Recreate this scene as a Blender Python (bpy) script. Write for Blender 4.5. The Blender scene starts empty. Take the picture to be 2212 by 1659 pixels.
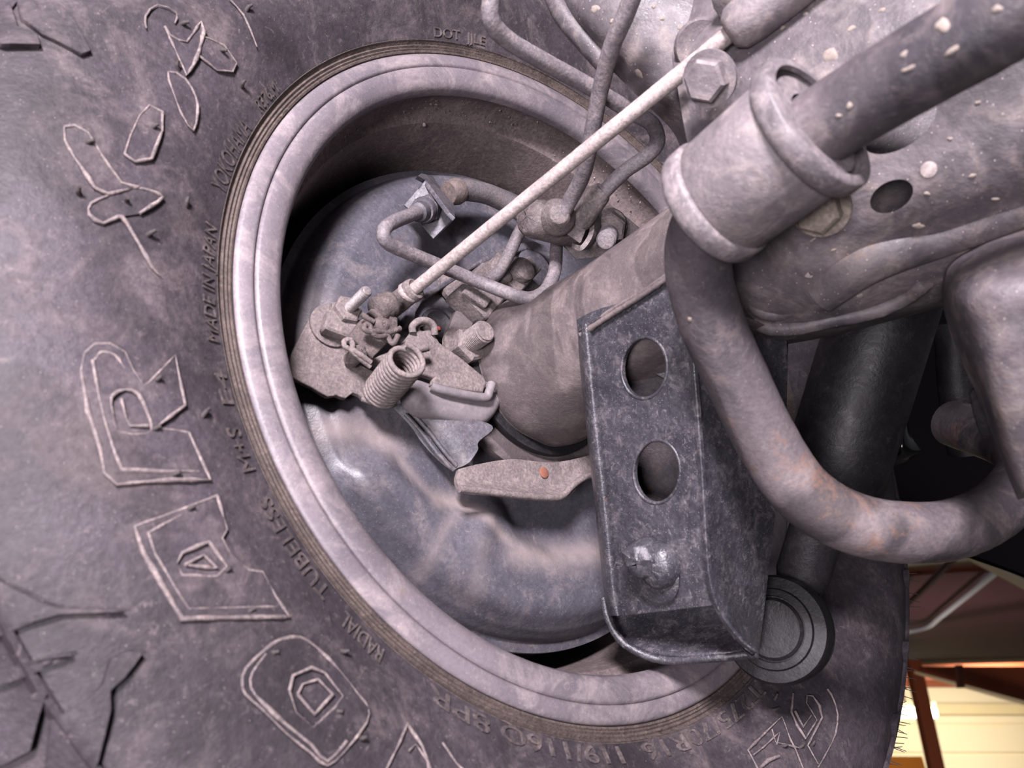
import bpy, bmesh, math, random
import numpy as np
from mathutils import Matrix, Vector
random.seed(7); rng = np.random.default_rng(7)
scene = bpy.context.scene
col = scene.collection
PI = math.pi

# ------------------------------------------------------------------ camera
F = 1700.0                      # focal length in pixels of the 2212 x 1659 frame
ALPHA = math.radians(26.8)      # camera looks upward
CAM = np.array([0.0, 0.0, 1.6])
CX = np.array([1.0, 0, 0]); CY = np.array([0, -math.sin(ALPHA), math.cos(ALPHA)]); CZ = np.array([0, -math.cos(ALPHA), -math.sin(ALPHA)])
cd = bpy.data.cameras.new('camera'); co = bpy.data.objects.new('camera', cd); col.objects.link(co)
cd.sensor_width = 36.0; cd.lens = F/2212*36.0; cd.clip_start = 0.01; cd.clip_end = 200
co.matrix_world = Matrix(((CX[0], CY[0], CZ[0], CAM[0]), (CX[1], CY[1], CZ[1], CAM[1]), (CX[2], CY[2], CZ[2], CAM[2]), (0, 0, 0, 1)))
cd.dof.use_dof = True; cd.dof.focus_distance = 0.53; cd.dof.aperture_fstop = 11.0
scene.camera = co

# ------------------------------------------------------------------ world and lights
w = bpy.data.worlds.new('world'); scene.world = w; w.use_nodes = True
w.node_tree.nodes['Background'].inputs[0].default_value = (0.93, 0.88, 1.0, 1)
w.node_tree.nodes['Background'].inputs[1].default_value = 0.13
def cpt(x, y, z): return CAM + CX*x + CY*y + CZ*z
def area(name, loc, target, size, energy, color):
    l = bpy.data.lights.new(name, 'AREA'); l.shape = 'DISK'; l.size = size; l.energy = energy; l.color = color
    o = bpy.data.objects.new(name, l); col.objects.link(o); o.location = loc
    d = Vector(target) - Vector(loc); o.rotation_euler = d.to_track_quat('-Z', 'Y').to_euler()
    return o
area('work_lamp_light', cpt(-0.10, 0.66, 0.38), cpt(0.05, 0.0, -0.5), 0.22, 38, (1.0, 0.92, 1.0))
area('camera_fill_light', cpt(-0.24, -0.02, 0.48), cpt(0.0, 0.0, -0.5), 0.25, 10, (1.0, 0.93, 1.0))  # unseen fill near the camera, added so the rim barrel gets light
vs = scene.view_settings
vs.view_transform = 'Standard'; vs.look = 'None'; vs.gamma = 1.0; vs.use_curve_mapping = False
vs.exposure = 0.0

# ------------------------------------------------------------------ geometry helpers
WN = np.array([0.59717981, 0.36165305, 0.71594927]); WC = np.array([0.04240104, 0.02127993, -0.50383647])
WR = np.array([0.76792821, 0.0, -0.64053592]); WU = np.array([-0.23165177, 0.93231276, -0.27772358])
def w3(pc): pc = np.asarray(pc, float); return CAM + CX*pc[0] + CY*pc[1] + CZ*pc[2]
N3 = CX*WN[0]+CY*WN[1]+CZ*WN[2]; R3 = CX*WR[0]+CY*WR[1]+CZ*WR[2]; U3 = CX*WU[0]+CY*WU[1]+CZ*WU[2]; C3 = w3(WC)
def cam(px, py, d): return w3(((px-1106)/F*d, -(py-829.5)/F*d, -d))
def loc2(px, py, s):                     # pixel to wheel-local x, y on the plane at axial offset s
    dr = np.array([(px-1106)/F, -(py-829.5)/F, -1.0]); c = WC+WN*s
    t = (WN@c)/(dr@WN); p = dr*t-c
    return p@WR, p@WU
def wl(x, y, s): return C3 + R3*x + U3*y + N3*s
def wp(px, py, s): x, y = loc2(px, py, s); return wl(x, y, s)
def ray_y(px, py, Y): d = cam(px, py, 1.0)-CAM; return CAM + d*(Y/d[1])
def ray_z(px, py, Z): d = cam(px, py, 1.0)-CAM; return CAM + d*((Z-CAM[2])/d[2])
def zoom(x0, y0, k): return lambda x, y: (x0+x/k, y0+y/k)
def unit(v): v = np.asarray(v, float); return v/np.linalg.norm(v)

def tagk(o, label=None, cat=None, group=None, kind=None):
    if label: o['label'] = label
    if cat: o['category'] = cat
    if group: o['group'] = group
    if kind: o['kind'] = kind
    return o
def thing(name, label, cat, loc, group=None, rot=None):
    o = bpy.data.objects.new(name, None); col.objects.link(o); o.empty_display_size = 0.02
    if rot is None: o.location = [float(v) for v in loc]
    else: o.matrix_world = rot
    return tagk(o, label, cat, group)
def mesh_obj(name, me, m, parent=None, sharp=40):
    o = bpy.data.objects.new(name, me); col.objects.link(o)
    if m: me.materials.clear(); me.materials.append(m)
    for p in me.polygons: p.use_smooth = True
    if sharp: me.set_sharp_from_angle(angle=math.radians(sharp))
    if parent: o.parent = parent
    return o
def mk(name, V, Fc, m, parent=None, sharp=40, local=False):
    V = np.asarray(V, float)
    if parent is not None and not local: V = V - root_loc(parent)
    if parent is None and not local:
        base = V.mean(0); V = V - base
    me = bpy.data.meshes.new(name); me.from_pydata(V.tolist(), [], [list(map(int, f)) for f in Fc]); me.update()
    bm = bmesh.new(); bm.from_mesh(me); bmesh.ops.recalc_face_normals(bm, faces=bm.faces); bm.to_mesh(me); bm.free()
    o = mesh_obj(name, me, m, parent, sharp)
    if parent is None and not local: o.location = base.tolist()
    return o
def root_loc(p):
    l = np.zeros(3)
    while p is not None: l += np.array(p.location); p = p.parent
    return l
def crom(P, n, closed=False):            # Catmull-Rom through points (rows)
    P = np.asarray(P, float); k = len(P); out = []
    seg = k if closed else k-1
    for i in range(seg):
        if closed: a, b, c, d = P[(i-1) % k], P[i], P[(i+1) % k], P[(i+2) % k]
        else:
            b, c = P[i], P[i+1]; a = P[i-1] if i > 0 else 2*b-c; d = P[i+2] if i+2 < k else 2*c-b
        for j in range(n):
            t = j/n; out.append(0.5*((2*b)+(c-a)*t+(2*a-5*b+4*c-d)*t*t+(3*b-a-3*c+d)*t**3))
    if not closed: out.append(P[-1])
    return np.array(out)
def sweep(P, rad, seg=14, cap=True, flat=None):   # tube mesh along points; rad scalar or per point; returns V, F
    P = np.asarray(P, float); n = len(P); rad = np.broadcast_to(np.asarray(rad, float), (n,))
    T = np.gradient(P, axis=0); T /= np.linalg.norm(T, axis=1)[:, None]+1e-12
    a = np.array([0, 0, 1.0]) if abs(T[0][2]) < .9 else np.array([1.0, 0, 0])
    nrm = unit(np.cross(T[0], a)); V = []
    for i in range(n):
        nrm = nrm - T[i]*(nrm@T[i]); nrm = unit(nrm); b = np.cross(T[i], nrm)
        for k in range(seg):
            an = 2*PI*k/seg; V.append(P[i]+rad[i]*(math.cos(an)*nrm+math.sin(an)*b))
    Fc = [(i*seg+k, i*seg+(k+1) % seg, (i+1)*seg+(k+1) % seg, (i+1)*seg+k) for i in range(n-1) for k in range(seg)]
    if cap: Fc += [tuple(range(seg))[::-1], tuple((n-1)*seg+k for k in range(seg))]
    return V, Fc
def tube(name, pts, rad, m, parent=None, n=8, seg=14, local=False, wob=0.0):
    pts = np.asarray(pts, float); Q = crom(pts, n)
    if np.ndim(rad): rad = crom(np.asarray(rad, float)[:, None], n)[:, 0]
    rad = np.broadcast_to(rad, (len(Q),)).copy()
    if wob: rad *= 1+wob*rng.standard_normal(len(Q))
    V, Fc = sweep(Q, rad, seg); return mk(name, V, Fc, m, parent, 50, local)
def axes(ax):
    ax = unit(ax); a = np.array([0, 0, 1.0]) if abs(ax[2]) < .9 else np.array([1.0, 0, 0])
    u = unit(np.cross(ax, a)); return u, np.cross(ax, u), ax
def lathe_vf(o, ax, prof, seg=40, cap=True, a0=0, a1=2*PI):
    u, v, ax = axes(ax); o = np.asarray(o, float); V = []; full = abs(a1-a0-2*PI) < 1e-6
    m = seg if full else seg+1
    for r, h in prof:
        for k in range(m):
            an = a0+(a1-a0)*k/seg; V.append(o+ax*h+r*(math.cos(an)*u+math.sin(an)*v))
    Fc = []
    for i in range(len(prof)-1):
        for k in range(seg):
            k2 = (k+1) % m; Fc.append((i*m+k, i*m+k2, (i+1)*m+k2, (i+1)*m+k))
    if cap and full:
        if prof[0][0] > 1e-6: Fc.append(tuple(range(m))[::-1])
        if prof[-1][0] > 1e-6: Fc.append(tuple((len(prof)-1)*m+k for k in range(m)))
    return V, Fc
def lathe(name, o, ax, prof, m, parent=None, seg=40, cap=True, sharp=40, local=False):
    V, Fc = lathe_vf(o, ax, prof, seg, cap); return mk(name, V, Fc, m, parent, sharp, local)
def hexa(name, o, ax, r, h, m, parent=None, rot=0.3):
    u, v, ax = axes(ax); o = np.asarray(o, float); V = []
    for rr, hh in ((r, 0), (r, h*.82), (r*.86, h)):
        for k in range(6): an = rot+k*PI/3; V.append(o+ax*hh+rr*(math.cos(an)*u+math.sin(an)*v))
    Fc = [(i*6+k, i*6+(k+1) % 6, (i+1)*6+(k+1) % 6, (i+1)*6+k) for i in range(2) for k in range(6)]+[tuple(range(6))[::-1], tuple(range(12, 18))]
    return mk(name, V, Fc, m, parent, 25)
def stud(name, o, ax, r, L, m, parent=None, pitch=0.0013):
    pr = [(r*.84, 0)]; k = 0; h = 0.0
    while h < L-pitch: pr += [(r, h+pitch*.3), (r*.84, h+pitch*.8)]; h += pitch
    pr += [(r*.86, L*.985), (r*.7, L)]
    return lathe(name, o, ax, pr, m, parent, 20, True, 70)
def grid_vf(G):
    R, C = G.shape[:2]; V = G.reshape(-1, 3); Fc = [(i*C+j, i*C+j+1, (i+1)*C+j+1, (i+1)*C+j) for i in range(R-1) for j in range(C-1)]
    return V, Fc
def solid(G, th):                        # thick sheet from a grid of points, thickness away from the camera
    R, C = G.shape[:2]
    du = np.gradient(G, axis=0); dv = np.gradient(G, axis=1); nn = np.cross(du, dv); nn /= np.linalg.norm(nn, axis=2)[..., None]+1e-12
    c = nn[R//2, C//2]
    if c@(CAM-G[R//2, C//2]) < 0: nn = -nn
    B = G-nn*th; V = np.concatenate([G.reshape(-1, 3), B.reshape(-1, 3)]); n = R*C
    Fc = [(i*C+j, i*C+j+1, (i+1)*C+j+1, (i+1)*C+j) for i in range(R-1) for j in range(C-1)]
    Fc += [tuple(n+k for k in f)[::-1] for f in Fc]
    bd = [j for j in range(C)]+[i*C+C-1 for i in range(1, R)]+[(R-1)*C+j for j in range(C-2, -1, -1)]+[i*C for i in range(R-2, 0, -1)]
    for a, b in zip(bd, bd[1:]+bd[:1]): Fc.append((a, n+a, n+b, b))
    return V, Fc
def patch_grid(rows, n=6, k=1.0):
    A = np.array([[p if len(p) == 3 and isinstance(p, np.ndarray) else cam(p[0], p[1], p[2]*k) for p in r] for r in rows], float)
    A = np.array([crom(r, n) for r in A]); return np.swapaxes(np.array([crom(c, n) for c in np.swapaxes(A, 0, 1)]), 0, 1)
def patch(name, rows, m, parent=None, th=0.003, n=6, sharp=50, bump=0.0, k=1.0):
    G = patch_grid(rows, n, k)
    if bump: G = G + rng.standard_normal(G.shape)*bump
    V, Fc = solid(G, th); return mk(name, V, Fc, m, parent, sharp)
def plane_frame(p0, p1, p2):
    o = np.asarray(p0, float); ex = unit(np.asarray(p1)-o); ez = unit(np.cross(ex, np.asarray(p2)-o))
    if ez@(CAM-o) < 0: ez = -ez
    return o, ex, np.cross(ez, ex), ez
WPL = lambda s: (wl(0, 0, s), R3, U3, N3)
def hit(fr, px, py):
    o, ex, ey, ez = fr; d = cam(px, py, 1)-CAM; t = ((o-CAM)@ez)/(d@ez); p = CAM+d*t-o
    return p@ex, p@ey
def plate(name, outline, fr, th, m, parent=None, holes=(), bevel=0.0006, smooth=0, px=True, sharp=35, res=2):
    # outline in pixels (or plane coordinates) filled, given thickness th along the frame normal (front face on the plane)
    cu = bpy.data.curves.new('tmp', 'CURVE'); cu.dimensions = '2D'; cu.fill_mode = 'BOTH'
    for k, poly in enumerate([outline]+list(holes)):
        P = np.array([hit(fr, *p) for p in poly] if px else poly, float)
        if smooth: P = crom(P, smooth, True)
        sp = cu.splines.new('POLY'); sp.points.add(len(P)-1); sp.use_cyclic_u = True
        for q, p in zip(sp.points, P): q.co = (p[0], p[1], 0, 1)
    cu.extrude = max(th/2-bevel, 1e-5); cu.bevel_depth = bevel; cu.bevel_resolution = res; cu.offset = -bevel*.9
    o = bpy.data.objects.new('tmp', cu); col.objects.link(o)
    dg = bpy.context.evaluated_depsgraph_get(); me = bpy.data.meshes.new_from_object(o.evaluated_get(dg))
    bpy.data.objects.remove(o); bpy.data.curves.remove(cu)
    me.name = name
    og, ex, ey, ez = fr; base = root_loc(parent) if parent is not None else og
    M = np.stack([ex, ey, ez], 1); co_ = np.empty(len(me.vertices)*3); me.vertices.foreach_get('co', co_)
    v = co_.reshape(-1, 3)*1.0; v[:, 2] -= th/2; v = v@M.T+og-base; me.vertices.foreach_set('co', v.ravel())
    bm = bmesh.new(); bm.from_mesh(me); bmesh.ops.remove_doubles(bm, verts=bm.verts, dist=1e-6); bmesh.ops.recalc_face_normals(bm, faces=bm.faces); bm.to_mesh(me); bm.free()
    ob = mesh_obj(name, me, m, parent, sharp)
    if parent is None: ob.location = og.tolist()
    return ob
def ell(cx, cy, a, b, tilt=0, n=40):
    t = math.radians(tilt); return [(cx+a*math.cos(k*2*PI/n)*math.cos(t)-b*math.sin(k*2*PI/n)*math.sin(t), cy+a*math.cos(k*2*PI/n)*math.sin(t)+b*math.sin(k*2*PI/n)*math.cos(t)) for k in range(n)]
def boxvf(c, ex, ey, ez, sx, sy, sz):
    c = np.asarray(c, float); V = [c+ex*sx*a+ey*sy*b+ez*sz*d for d in (-.5, .5) for b in (-.5, .5) for a in (-.5, .5)]
    return V, [(0, 2, 3, 1), (4, 5, 7, 6), (0, 1, 5, 4), (2, 6, 7, 3), (0, 4, 6, 2), (1, 3, 7, 5)]
def bevel_obj(o, w_, seg=2):
    bm = bmesh.new(); bm.from_mesh(o.data); bmesh.ops.bevel(bm, geom=[e for e in bm.edges if len(e.link_faces) == 2 and e.calc_face_angle() > .5], offset=w_, segments=seg, affect='EDGES', profile=.6); bm.to_mesh(o.data); bm.free()
    for p in o.data.polygons: p.use_smooth = True
    o.data.set_sharp_from_angle(angle=math.radians(35)); return o
def bake(o, mod_fn):                     # apply modifiers through the depsgraph
    mod_fn(o); dg = bpy.context.evaluated_depsgraph_get(); me = bpy.data.meshes.new_from_object(o.evaluated_get(dg)); me.name = o.name
    o.modifiers.clear(); o.data = me
    for p in me.polygons: p.use_smooth = True
    me.set_sharp_from_angle(angle=math.radians(40)); return o
def cut(o, cutters):
    tmp = []
    for V, Fc in cutters: tmp.append(mk('cutter', V, Fc, None, None))
    def f(ob):
        for t in tmp:
            md = ob.modifiers.new('b', 'BOOLEAN'); md.object = t; md.operation = 'DIFFERENCE'; md.solver = 'EXACT'
    bake(o, f)
    for t in tmp: bpy.data.objects.remove(t)
    return o

# ------------------------------------------------------------------ materials
def lin(c): return tuple(((v/255)/12.92 if v/255 <= .04045 else ((v/255+.055)/1.055)**2.4) for v in c)+(1,)
MATS = {}
def mat(name, dark, light, dust, dustamt=.5, sc=18, fine=260, rough=.6, bump=.25, rust=0.0, speck=.25, rustcol=(120, 66, 44), spec=.4, metal=0.0, stain=0.0, stretch=None, grain=1.0):
    m = bpy.data.materials.new(name); m.use_nodes = True; nt = m.node_tree; nd = nt.nodes; L = nt.links; nd.clear()
    out = nd.new('ShaderNodeOutputMaterial'); b = nd.new('ShaderNodeBsdfPrincipled'); L.new(b.outputs[0], out.inputs[0])
    tc = nd.new('ShaderNodeTexCoord'); vec = tc.outputs['Object']
    if stretch:
        mp = nd.new('ShaderNodeMapping'); mp.inputs['Scale'].default_value = stretch; L.new(vec, mp.inputs[0]); vec = mp.outputs[0]
    def noise(s, det=5, ro=.6, dist=0.0):
        n = nd.new('ShaderNodeTexNoise'); n.inputs['Scale'].default_value = s; n.inputs['Detail'].default_value = det; n.inputs['Roughness'].default_value = ro; n.inputs['Distortion'].default_value = dist; L.new(vec, n.inputs['Vector']); return n.outputs['Fac']
    def rng_(x, a, c, lo=0, hi=1):
        r = nd.new('ShaderNodeMapRange'); r.inputs[1].default_value = a; r.inputs[2].default_value = c; r.inputs[3].default_value = lo; r.inputs[4].default_value = hi; L.new(x, r.inputs[0]); return r.outputs[0]
    def mix(f, a, c):
        x = nd.new('ShaderNodeMix'); x.data_type = 'RGBA'
        if isinstance(f, float): x.inputs[0].default_value = f
        else: L.new(f, x.inputs[0])
        for i, q in ((6, a), (7, c)):
            if isinstance(q, tuple): x.inputs[i].default_value = q
            else: L.new(q, x.inputs[i])
        return x.outputs[2]
    n1 = noise(sc, 6, .62, .3); n2 = noise(sc*3.3, 6, .7, .6); n3 = noise(fine, 4, .7)
    c = mix(rng_(n1, .35, .68), lin(dark), lin(light))
    c = mix(rng_(n2, .62-.3*dustamt, .86-.3*dustamt, 0, min(1, .35+dustamt*.6)), c, lin(dust))
    c = mix(rng_(n3, .36, .62, .55*grain, 0), c, lin(tuple(int(v*.62) for v in dark)))
    n6 = noise(fine*.55, 7, .78, .8); c = mix(rng_(n6, .57, .70, 0, .55*grain), c, lin(tuple(min(255, int(v*1.06+6)) for v in dust)))
    if stain:
        n5 = noise(sc*.9, 3, .5, 1.2); c = mix(rng_(n5, .55, .585, 0, stain), c, lin(tuple(int(v*.62) for v in dark)))
    if rust:
        n4 = noise(sc*2.1, 7, .75, .4); c = mix(rng_(n4, .66-.22*rust, .78-.2*rust, 0, .8), c, lin(rustcol))
    if speck:
        v = nd.new('ShaderNodeTexVoronoi'); v.inputs['Scale'].default_value = fine*3.2; L.new(vec, v.inputs['Vector'])
        sel = nd.new('ShaderNodeSeparateColor'); L.new(v.outputs['Color'], sel.inputs[0])
        a = rng_(v.outputs['Distance'], .12, .22, 1, 0); bsel = rng_(sel.outputs[0], 1-speck*.45, 1-speck*.45+.02, 0, .75)
        mm = nd.new('ShaderNodeMath'); mm.operation = 'MULTIPLY'; L.new(a, mm.inputs[0]); L.new(bsel, mm.inputs[1])
        c = mix(mm.outputs[0], c, lin(tuple(min(255, int(v_*1.12+18)) for v_ in dust)))
    L.new(c, b.inputs['Base Color'])
    L.new(rng_(n2, .3, .8, rough-.14, min(1, rough+.2)), b.inputs['Roughness'])
    b.inputs['Specular IOR Level'].default_value = spec; b.inputs['Metallic'].default_value = metal
    if bump:
        ad = nd.new('ShaderNodeMath'); ad.operation = 'MULTIPLY_ADD'; L.new(n3, ad.inputs[0]); ad.inputs[1].default_value = .8; L.new(n2, ad.inputs[2])
        bp = nd.new('ShaderNodeBump'); bp.inputs['Strength'].default_value = bump; bp.inputs['Distance'].default_value = .0015; L.new(ad.outputs[0], bp.inputs['Height']); L.new(bp.outputs[0], b.inputs['Normal'])
    MATS[name] = m; return m
def plain(name, c, rough=.6, spec=.3, emit=0, var=.12, sc=3.0):
    m = bpy.data.materials.new(name); m.use_nodes = True; nt = m.node_tree; b = nt.nodes['Principled BSDF']
    n = nt.nodes.new('ShaderNodeTexNoise'); n.inputs['Scale'].default_value = sc; n.inputs['Detail'].default_value = 5
    tc = nt.nodes.new('ShaderNodeTexCoord'); nt.links.new(tc.outputs['Object'], n.inputs['Vector'])
    x = nt.nodes.new('ShaderNodeMix'); x.data_type = 'RGBA'; nt.links.new(n.outputs['Fac'], x.inputs[0])
    l = lin(c); x.inputs[6].default_value = tuple(v*(1-var) for v in l[:3])+(1,); x.inputs[7].default_value = tuple(min(1, v*(1+var)) for v in l[:3])+(1,)
    nt.links.new(x.outputs[2], b.inputs['Base Color']); b.inputs['Roughness'].default_value = rough; b.inputs['Specular IOR Level'].default_value = spec
    if emit:
        nt.links.new(x.outputs[2], b.inputs['Emission Color']); b.inputs['Emission Strength'].default_value = emit
    return m

M_tire = mat('dusty_tire_rubber', (44, 39, 43), (76, 69, 75), (118, 105, 104), .42, 9, 300, .62, .4, 0, .12, stain=.35, grain=.75, spec=.3)
M_letter = mat('dust_edged_rubber', (92, 83, 84), (122, 110, 110), (164, 149, 143), .55, 60, 500, .75, .3)
M_hair = plain('vent_spew_rubber', (58, 52, 52), .7)
M_bead = mat('bead_rubber_brown', (62, 52, 48), (92, 80, 75), (120, 105, 98), .4, 60, 600, .8, .5)
M_rim = mat('dusty_grey_rim_paint', (92, 86, 91), (120, 111, 116), (160, 147, 145), .5, 10, 420, .45, .2, .08, .3, rustcol=(116, 96, 86), grain=.35)
M_barrel = mat('brown_dusty_barrel', (96, 85, 85), (118, 105, 104), (146, 130, 125), .42, 26, 420, .75, .4, 0, .4)
M_plate = mat('dark_blue_grey_plate_paint', (70, 68, 75), (94, 90, 97), (132, 121, 118), .38, 22, 380, .5, .2, .05, .35)
M_dish = mat('dished_plate_paint', (70, 69, 77), (95, 92, 100), (134, 123, 121), .36, 11, 380, .40, .18, .04, .35, stain=.25, grain=.7)
def add_dust(m, colr):
    nt = m.node_tree; b = nt.nodes['Principled BSDF']; src = b.inputs['Base Color'].links[0].from_socket
    a = nt.nodes.new('ShaderNodeAttribute'); a.attribute_name = 'dust'; n = nt.nodes.new('ShaderNodeTexNoise'); n.inputs['Scale'].default_value = 120; n.inputs['Detail'].default_value = 6
    tc = nt.nodes.new('ShaderNodeTexCoord'); nt.links.new(tc.outputs['Object'], n.inputs['Vector'])
    k = nt.nodes.new('ShaderNodeMath'); k.operation = 'MULTIPLY_ADD'; nt.links.new(n.outputs['Fac'], k.inputs[0]); k.inputs[1].default_value = .9; k.inputs[2].default_value = .5
    mu = nt.nodes.new('ShaderNodeMath'); mu.operation = 'MULTIPLY'; mu.use_clamp = True; nt.links.new(a.outputs['Fac'], mu.inputs[0]); nt.links.new(k.outputs[0], mu.inputs[1])
    x = nt.nodes.new('ShaderNodeMix'); x.data_type = 'RGBA'; nt.links.new(mu.outputs[0], x.inputs[0]); nt.links.new(src, x.inputs[6]); x.inputs[7].default_value = lin(colr); nt.links.new(x.outputs[2], b.inputs['Base Color'])
add_dust(M_dish, (148, 135, 132))
M_mech = mat('dust_caked_metal', (102, 93, 92), (122, 111, 109), (146, 132, 128), .6, 60, 600, .8, .35, 0, .2)
M_mech2 = mat('dust_caked_dark_metal', (78, 69, 68), (100, 89, 87), (128, 114, 110), .5, 80, 700, .85, .6, 0, .2)
M_boot = mat('grey_rubber_boot', (104, 98, 101), (122, 114, 116), (138, 127, 125), .4, 40, 400, .6, .12, 0, .12, grain=.35)
M_zinc = mat('pale_zinc_thread', (112, 105, 106), (138, 129, 129), (152, 141, 138), .5, 90, 700, .45, .2, 0, .2, metal=.2)
M_rod = mat('pale_dusty_rod', (138, 126, 124), (168, 155, 152), (180, 166, 161), .5, 40, 500, .7, .3, 0, .2)
M_pipe = mat('dusty_brake_pipe', (96, 90, 95), (124, 116, 119), (150, 137, 134), .5, 40, 600, .55, .3, 0, .4)
M_hose = mat('ribbed_black_hose', (84, 79, 82), (100, 93, 94), (122, 110, 106), .4, 40, 800, .7, .3)
M_junc = mat('junction_metal', (92, 84, 85), (118, 108, 108), (148, 134, 130), .5, 70, 600, .6, .4, .2, .3, rustcol=(124, 96, 80))
M_axle = mat('brown_dusty_axle', (80, 72, 73), (108, 98, 99), (140, 126, 121), .45, 15, 420, .55, .3, .15, .3, rustcol=(100, 78, 68), stain=.5, grain=.5)
M_brk = mat('chipped_black_bracket', (46, 45, 51), (70, 68, 74), (132, 124, 127), .34, 30, 360, .34, .4, .08, .7, rustcol=(112, 84, 72), spec=.55)
M_bar = mat('worn_stabilizer_paint', (50, 47, 52), (106, 97, 99), (138, 124, 121), .40, 9, 420, .45, .25, .32, .05, rustcol=(122, 92, 76), stain=.6, grain=.5)
M_house = mat('muddy_axle_housing', (66, 61, 65), (106, 98, 101), (146, 133, 127), .46, 15, 200, .55, .4, .12, .3, rustcol=(130, 106, 82), stain=.35, grain=.5)
M_clamp = mat('dusty_clamp', (88, 82, 86), (124, 115, 117), (156, 143, 139), .5, 20, 260, .6, .4, .12, .15, rustcol=(140, 118, 98), stain=.25, grain=.5)
M_bush = mat('grey_bushing_rubber', (92, 86, 90), (124, 116, 118), (150, 138, 136), .5, 26, 260, .5, .25)
M_bolt = mat('tan_bolt_head', (112, 102, 94), (140, 128, 118), (158, 145, 134), .4, 60, 500, .6, .3, .15)
M_shock = mat('dark_shaded_shock_paint', (18, 17, 19), (33, 31, 34), (52, 48, 49), .36, 20, 380, .5, .25, .12, .3, rustcol=(80, 58, 46), spec=.3, grain=.6)  # dark paint, lowered further for the shade behind the bracket
M_black = plain('black_underbody', (9, 8, 9), .9, .08)
M_liner = plain('wheel_arch_shade_black', (6, 5, 6), .95, .04)  # near-black colour stands in for the deep shade in the wheel arch
M_flap = plain('glossy_black_plastic', (12, 14, 14), .18, .6)
M_red = plain('red_paint_mark', (150, 60, 52), .6)

# ------------------------------------------------------------------ structure: workshop
M_wall = plain('cream_wall_panel', (226, 214, 184), .8, .2, 0, .05, .4)
M_brown = plain('rust_brown_steel', (122, 62, 34), .6, .3, 0, .2, .6)
M_brownd = plain('dark_brown_steel', (70, 36, 24), .6, .3, 0, .2, .6)
M_maroon = plain('maroon_door_panel', (100, 66, 70), .7, .2, 0, .15, .7)
M_cream = plain('cream_trim', (206, 190, 150), .6, .3, 0, .12, .8)
M_white = plain('white_conduit', (214, 218, 220), .4, .4, 0, .05, .8)
M_lamp = plain('lit_tube_lamp', (255, 248, 225), .5, 0, 9.0, 0.02)
M_sky = plain('translucent_roof_light', (226, 150, 118), .7, .1, .45, .2, .5)
M_floor = plain('grey_concrete_floor', (120, 116, 112), .85, .2, 0, .2, .8)
def quad(name, pts, m, th, parent=None, kind=None):
    G = np.array([[pts[0], pts[1]], [pts[3], pts[2]]], float); V, Fc = solid(G, th); o = mk(name, V, Fc, m, parent, 30)
    if kind: o['kind'] = kind
    return o
V, Fc = boxvf((0, 14, -0.05), np.array([1., 0, 0]), np.array([0, 1., 0]), np.array([0, 0, 1.]), 60, 40, .1)
floor = mk('floor', V, Fc, M_floor, None, 30); floor['kind'] = 'structure'
WY = 30.0
def wbox(name, x0, x1, y0, y1, z0, z1, m, parent=None):
    V, Fc = boxvf(((x0+x1)/2, (y0+y1)/2, (z0+z1)/2), np.array([1., 0, 0]), np.array([0, 1., 0]), np.array([0, 0, 1.]), x1-x0, y1-y0, z1-z0); return mk(name, V, Fc, m, parent, 30)
zt = ray_y(2080, 1543, WY)[2]
wall = wbox('wall_back', -25, 32, WY+.12, WY+.3, 0, zt+2.2, M_wall); wall['kind'] = 'structure'
zs = [ray_y(2080, p, WY)[2] for p in (1566, 1628, 1690)]
edges = [zt]+zs
for a, b in zip(edges[:-1], edges[1:]): wbox('panel', 8, 32, WY, WY+.12, b+.05, a-.05, M_wall, wall)
for z in np.arange(zs[-1]-1.1, .5, -1.1): wbox('panel', 8, 32, WY, WY+.12, z+.05, z+1.05, M_wall, wall)
ZD = zt+1.1
deck = wbox('ceiling', -25, 32, 17, WY+.3, ZD, ZD+.1, M_brownd); deck['kind'] = 'structure'
for k, y in enumerate((18.2, 20.4, 22.6, 24.8, 27.0, 29.2)): wbox('purlin', 4, 30, y, y+.12, ZD-.28, ZD, M_brown, deck)
sk = wbox('roof_skylight', ray_z(1990, 1510, ZD)[0], ray_z(2120, 1510, ZD)[0], 23.1, 24.5, ZD-.06, ZD-.01, M_sky)
tagk(sk, 'pinkish glowing roof light panel between brown purlins', 'skylight')
hdr = wbox('eave_beam', 4, 31, WY-.4, WY-.02, zt-.02, zt+.3, M_cream); tagk(hdr, 'cream eave beam along the top of the far wall', 'beam')
def lampbox(p0, p1, py, Y, label):
    a = ray_y(p0, py, Y); b = ray_y(p1, py, Y); t = thing('tube_lamp', label, 'lamp', (a+b)/2, 'lamps below the far roof')
    V, Fc = sweep(np.linspace(a, b, 3), .16, 12); mk('tube', V, Fc, M_lamp, t, 40)
    V, Fc = boxvf((a+b)/2+np.array([0, 0, .22]), np.array([1., 0, 0]), np.array([0, 1., 0]), np.array([0, 0, 1.]), np.linalg.norm(b-a)*1.05, .3, .12); mk('housing', V, Fc, M_cream, t, 30); hh_ = (a+b)/2; wbox('hanger', hh_[0]-.03, hh_[0]+.03, Y-.03, Y+.03, hh_[2]+.25, ZD, M_brownd, t)
lampbox(1930, 1988, 1539, 26.0, 'lit tube lamp left of the brown post')
lampbox(2000, 2020, 1539, 26.0, 'short lit tube lamp right of the brown post')
post = thing('steel_post', 'slender rust-brown steel post before the cream wall', 'post', ray_y(2000, 1600, 16)*np.array([1, 1, 0]))
pb = ray_y(1976, 1450, 16); wbox('column', pb[0]-.12, pb[0]+.12, 15.9, 16.1, 0, pb[2]+.2, M_brown, post)
wbox('base_plate', pb[0]-.25, pb[0]+.25, 15.75, 16.25, 0, .03, M_brown, post)
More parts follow.
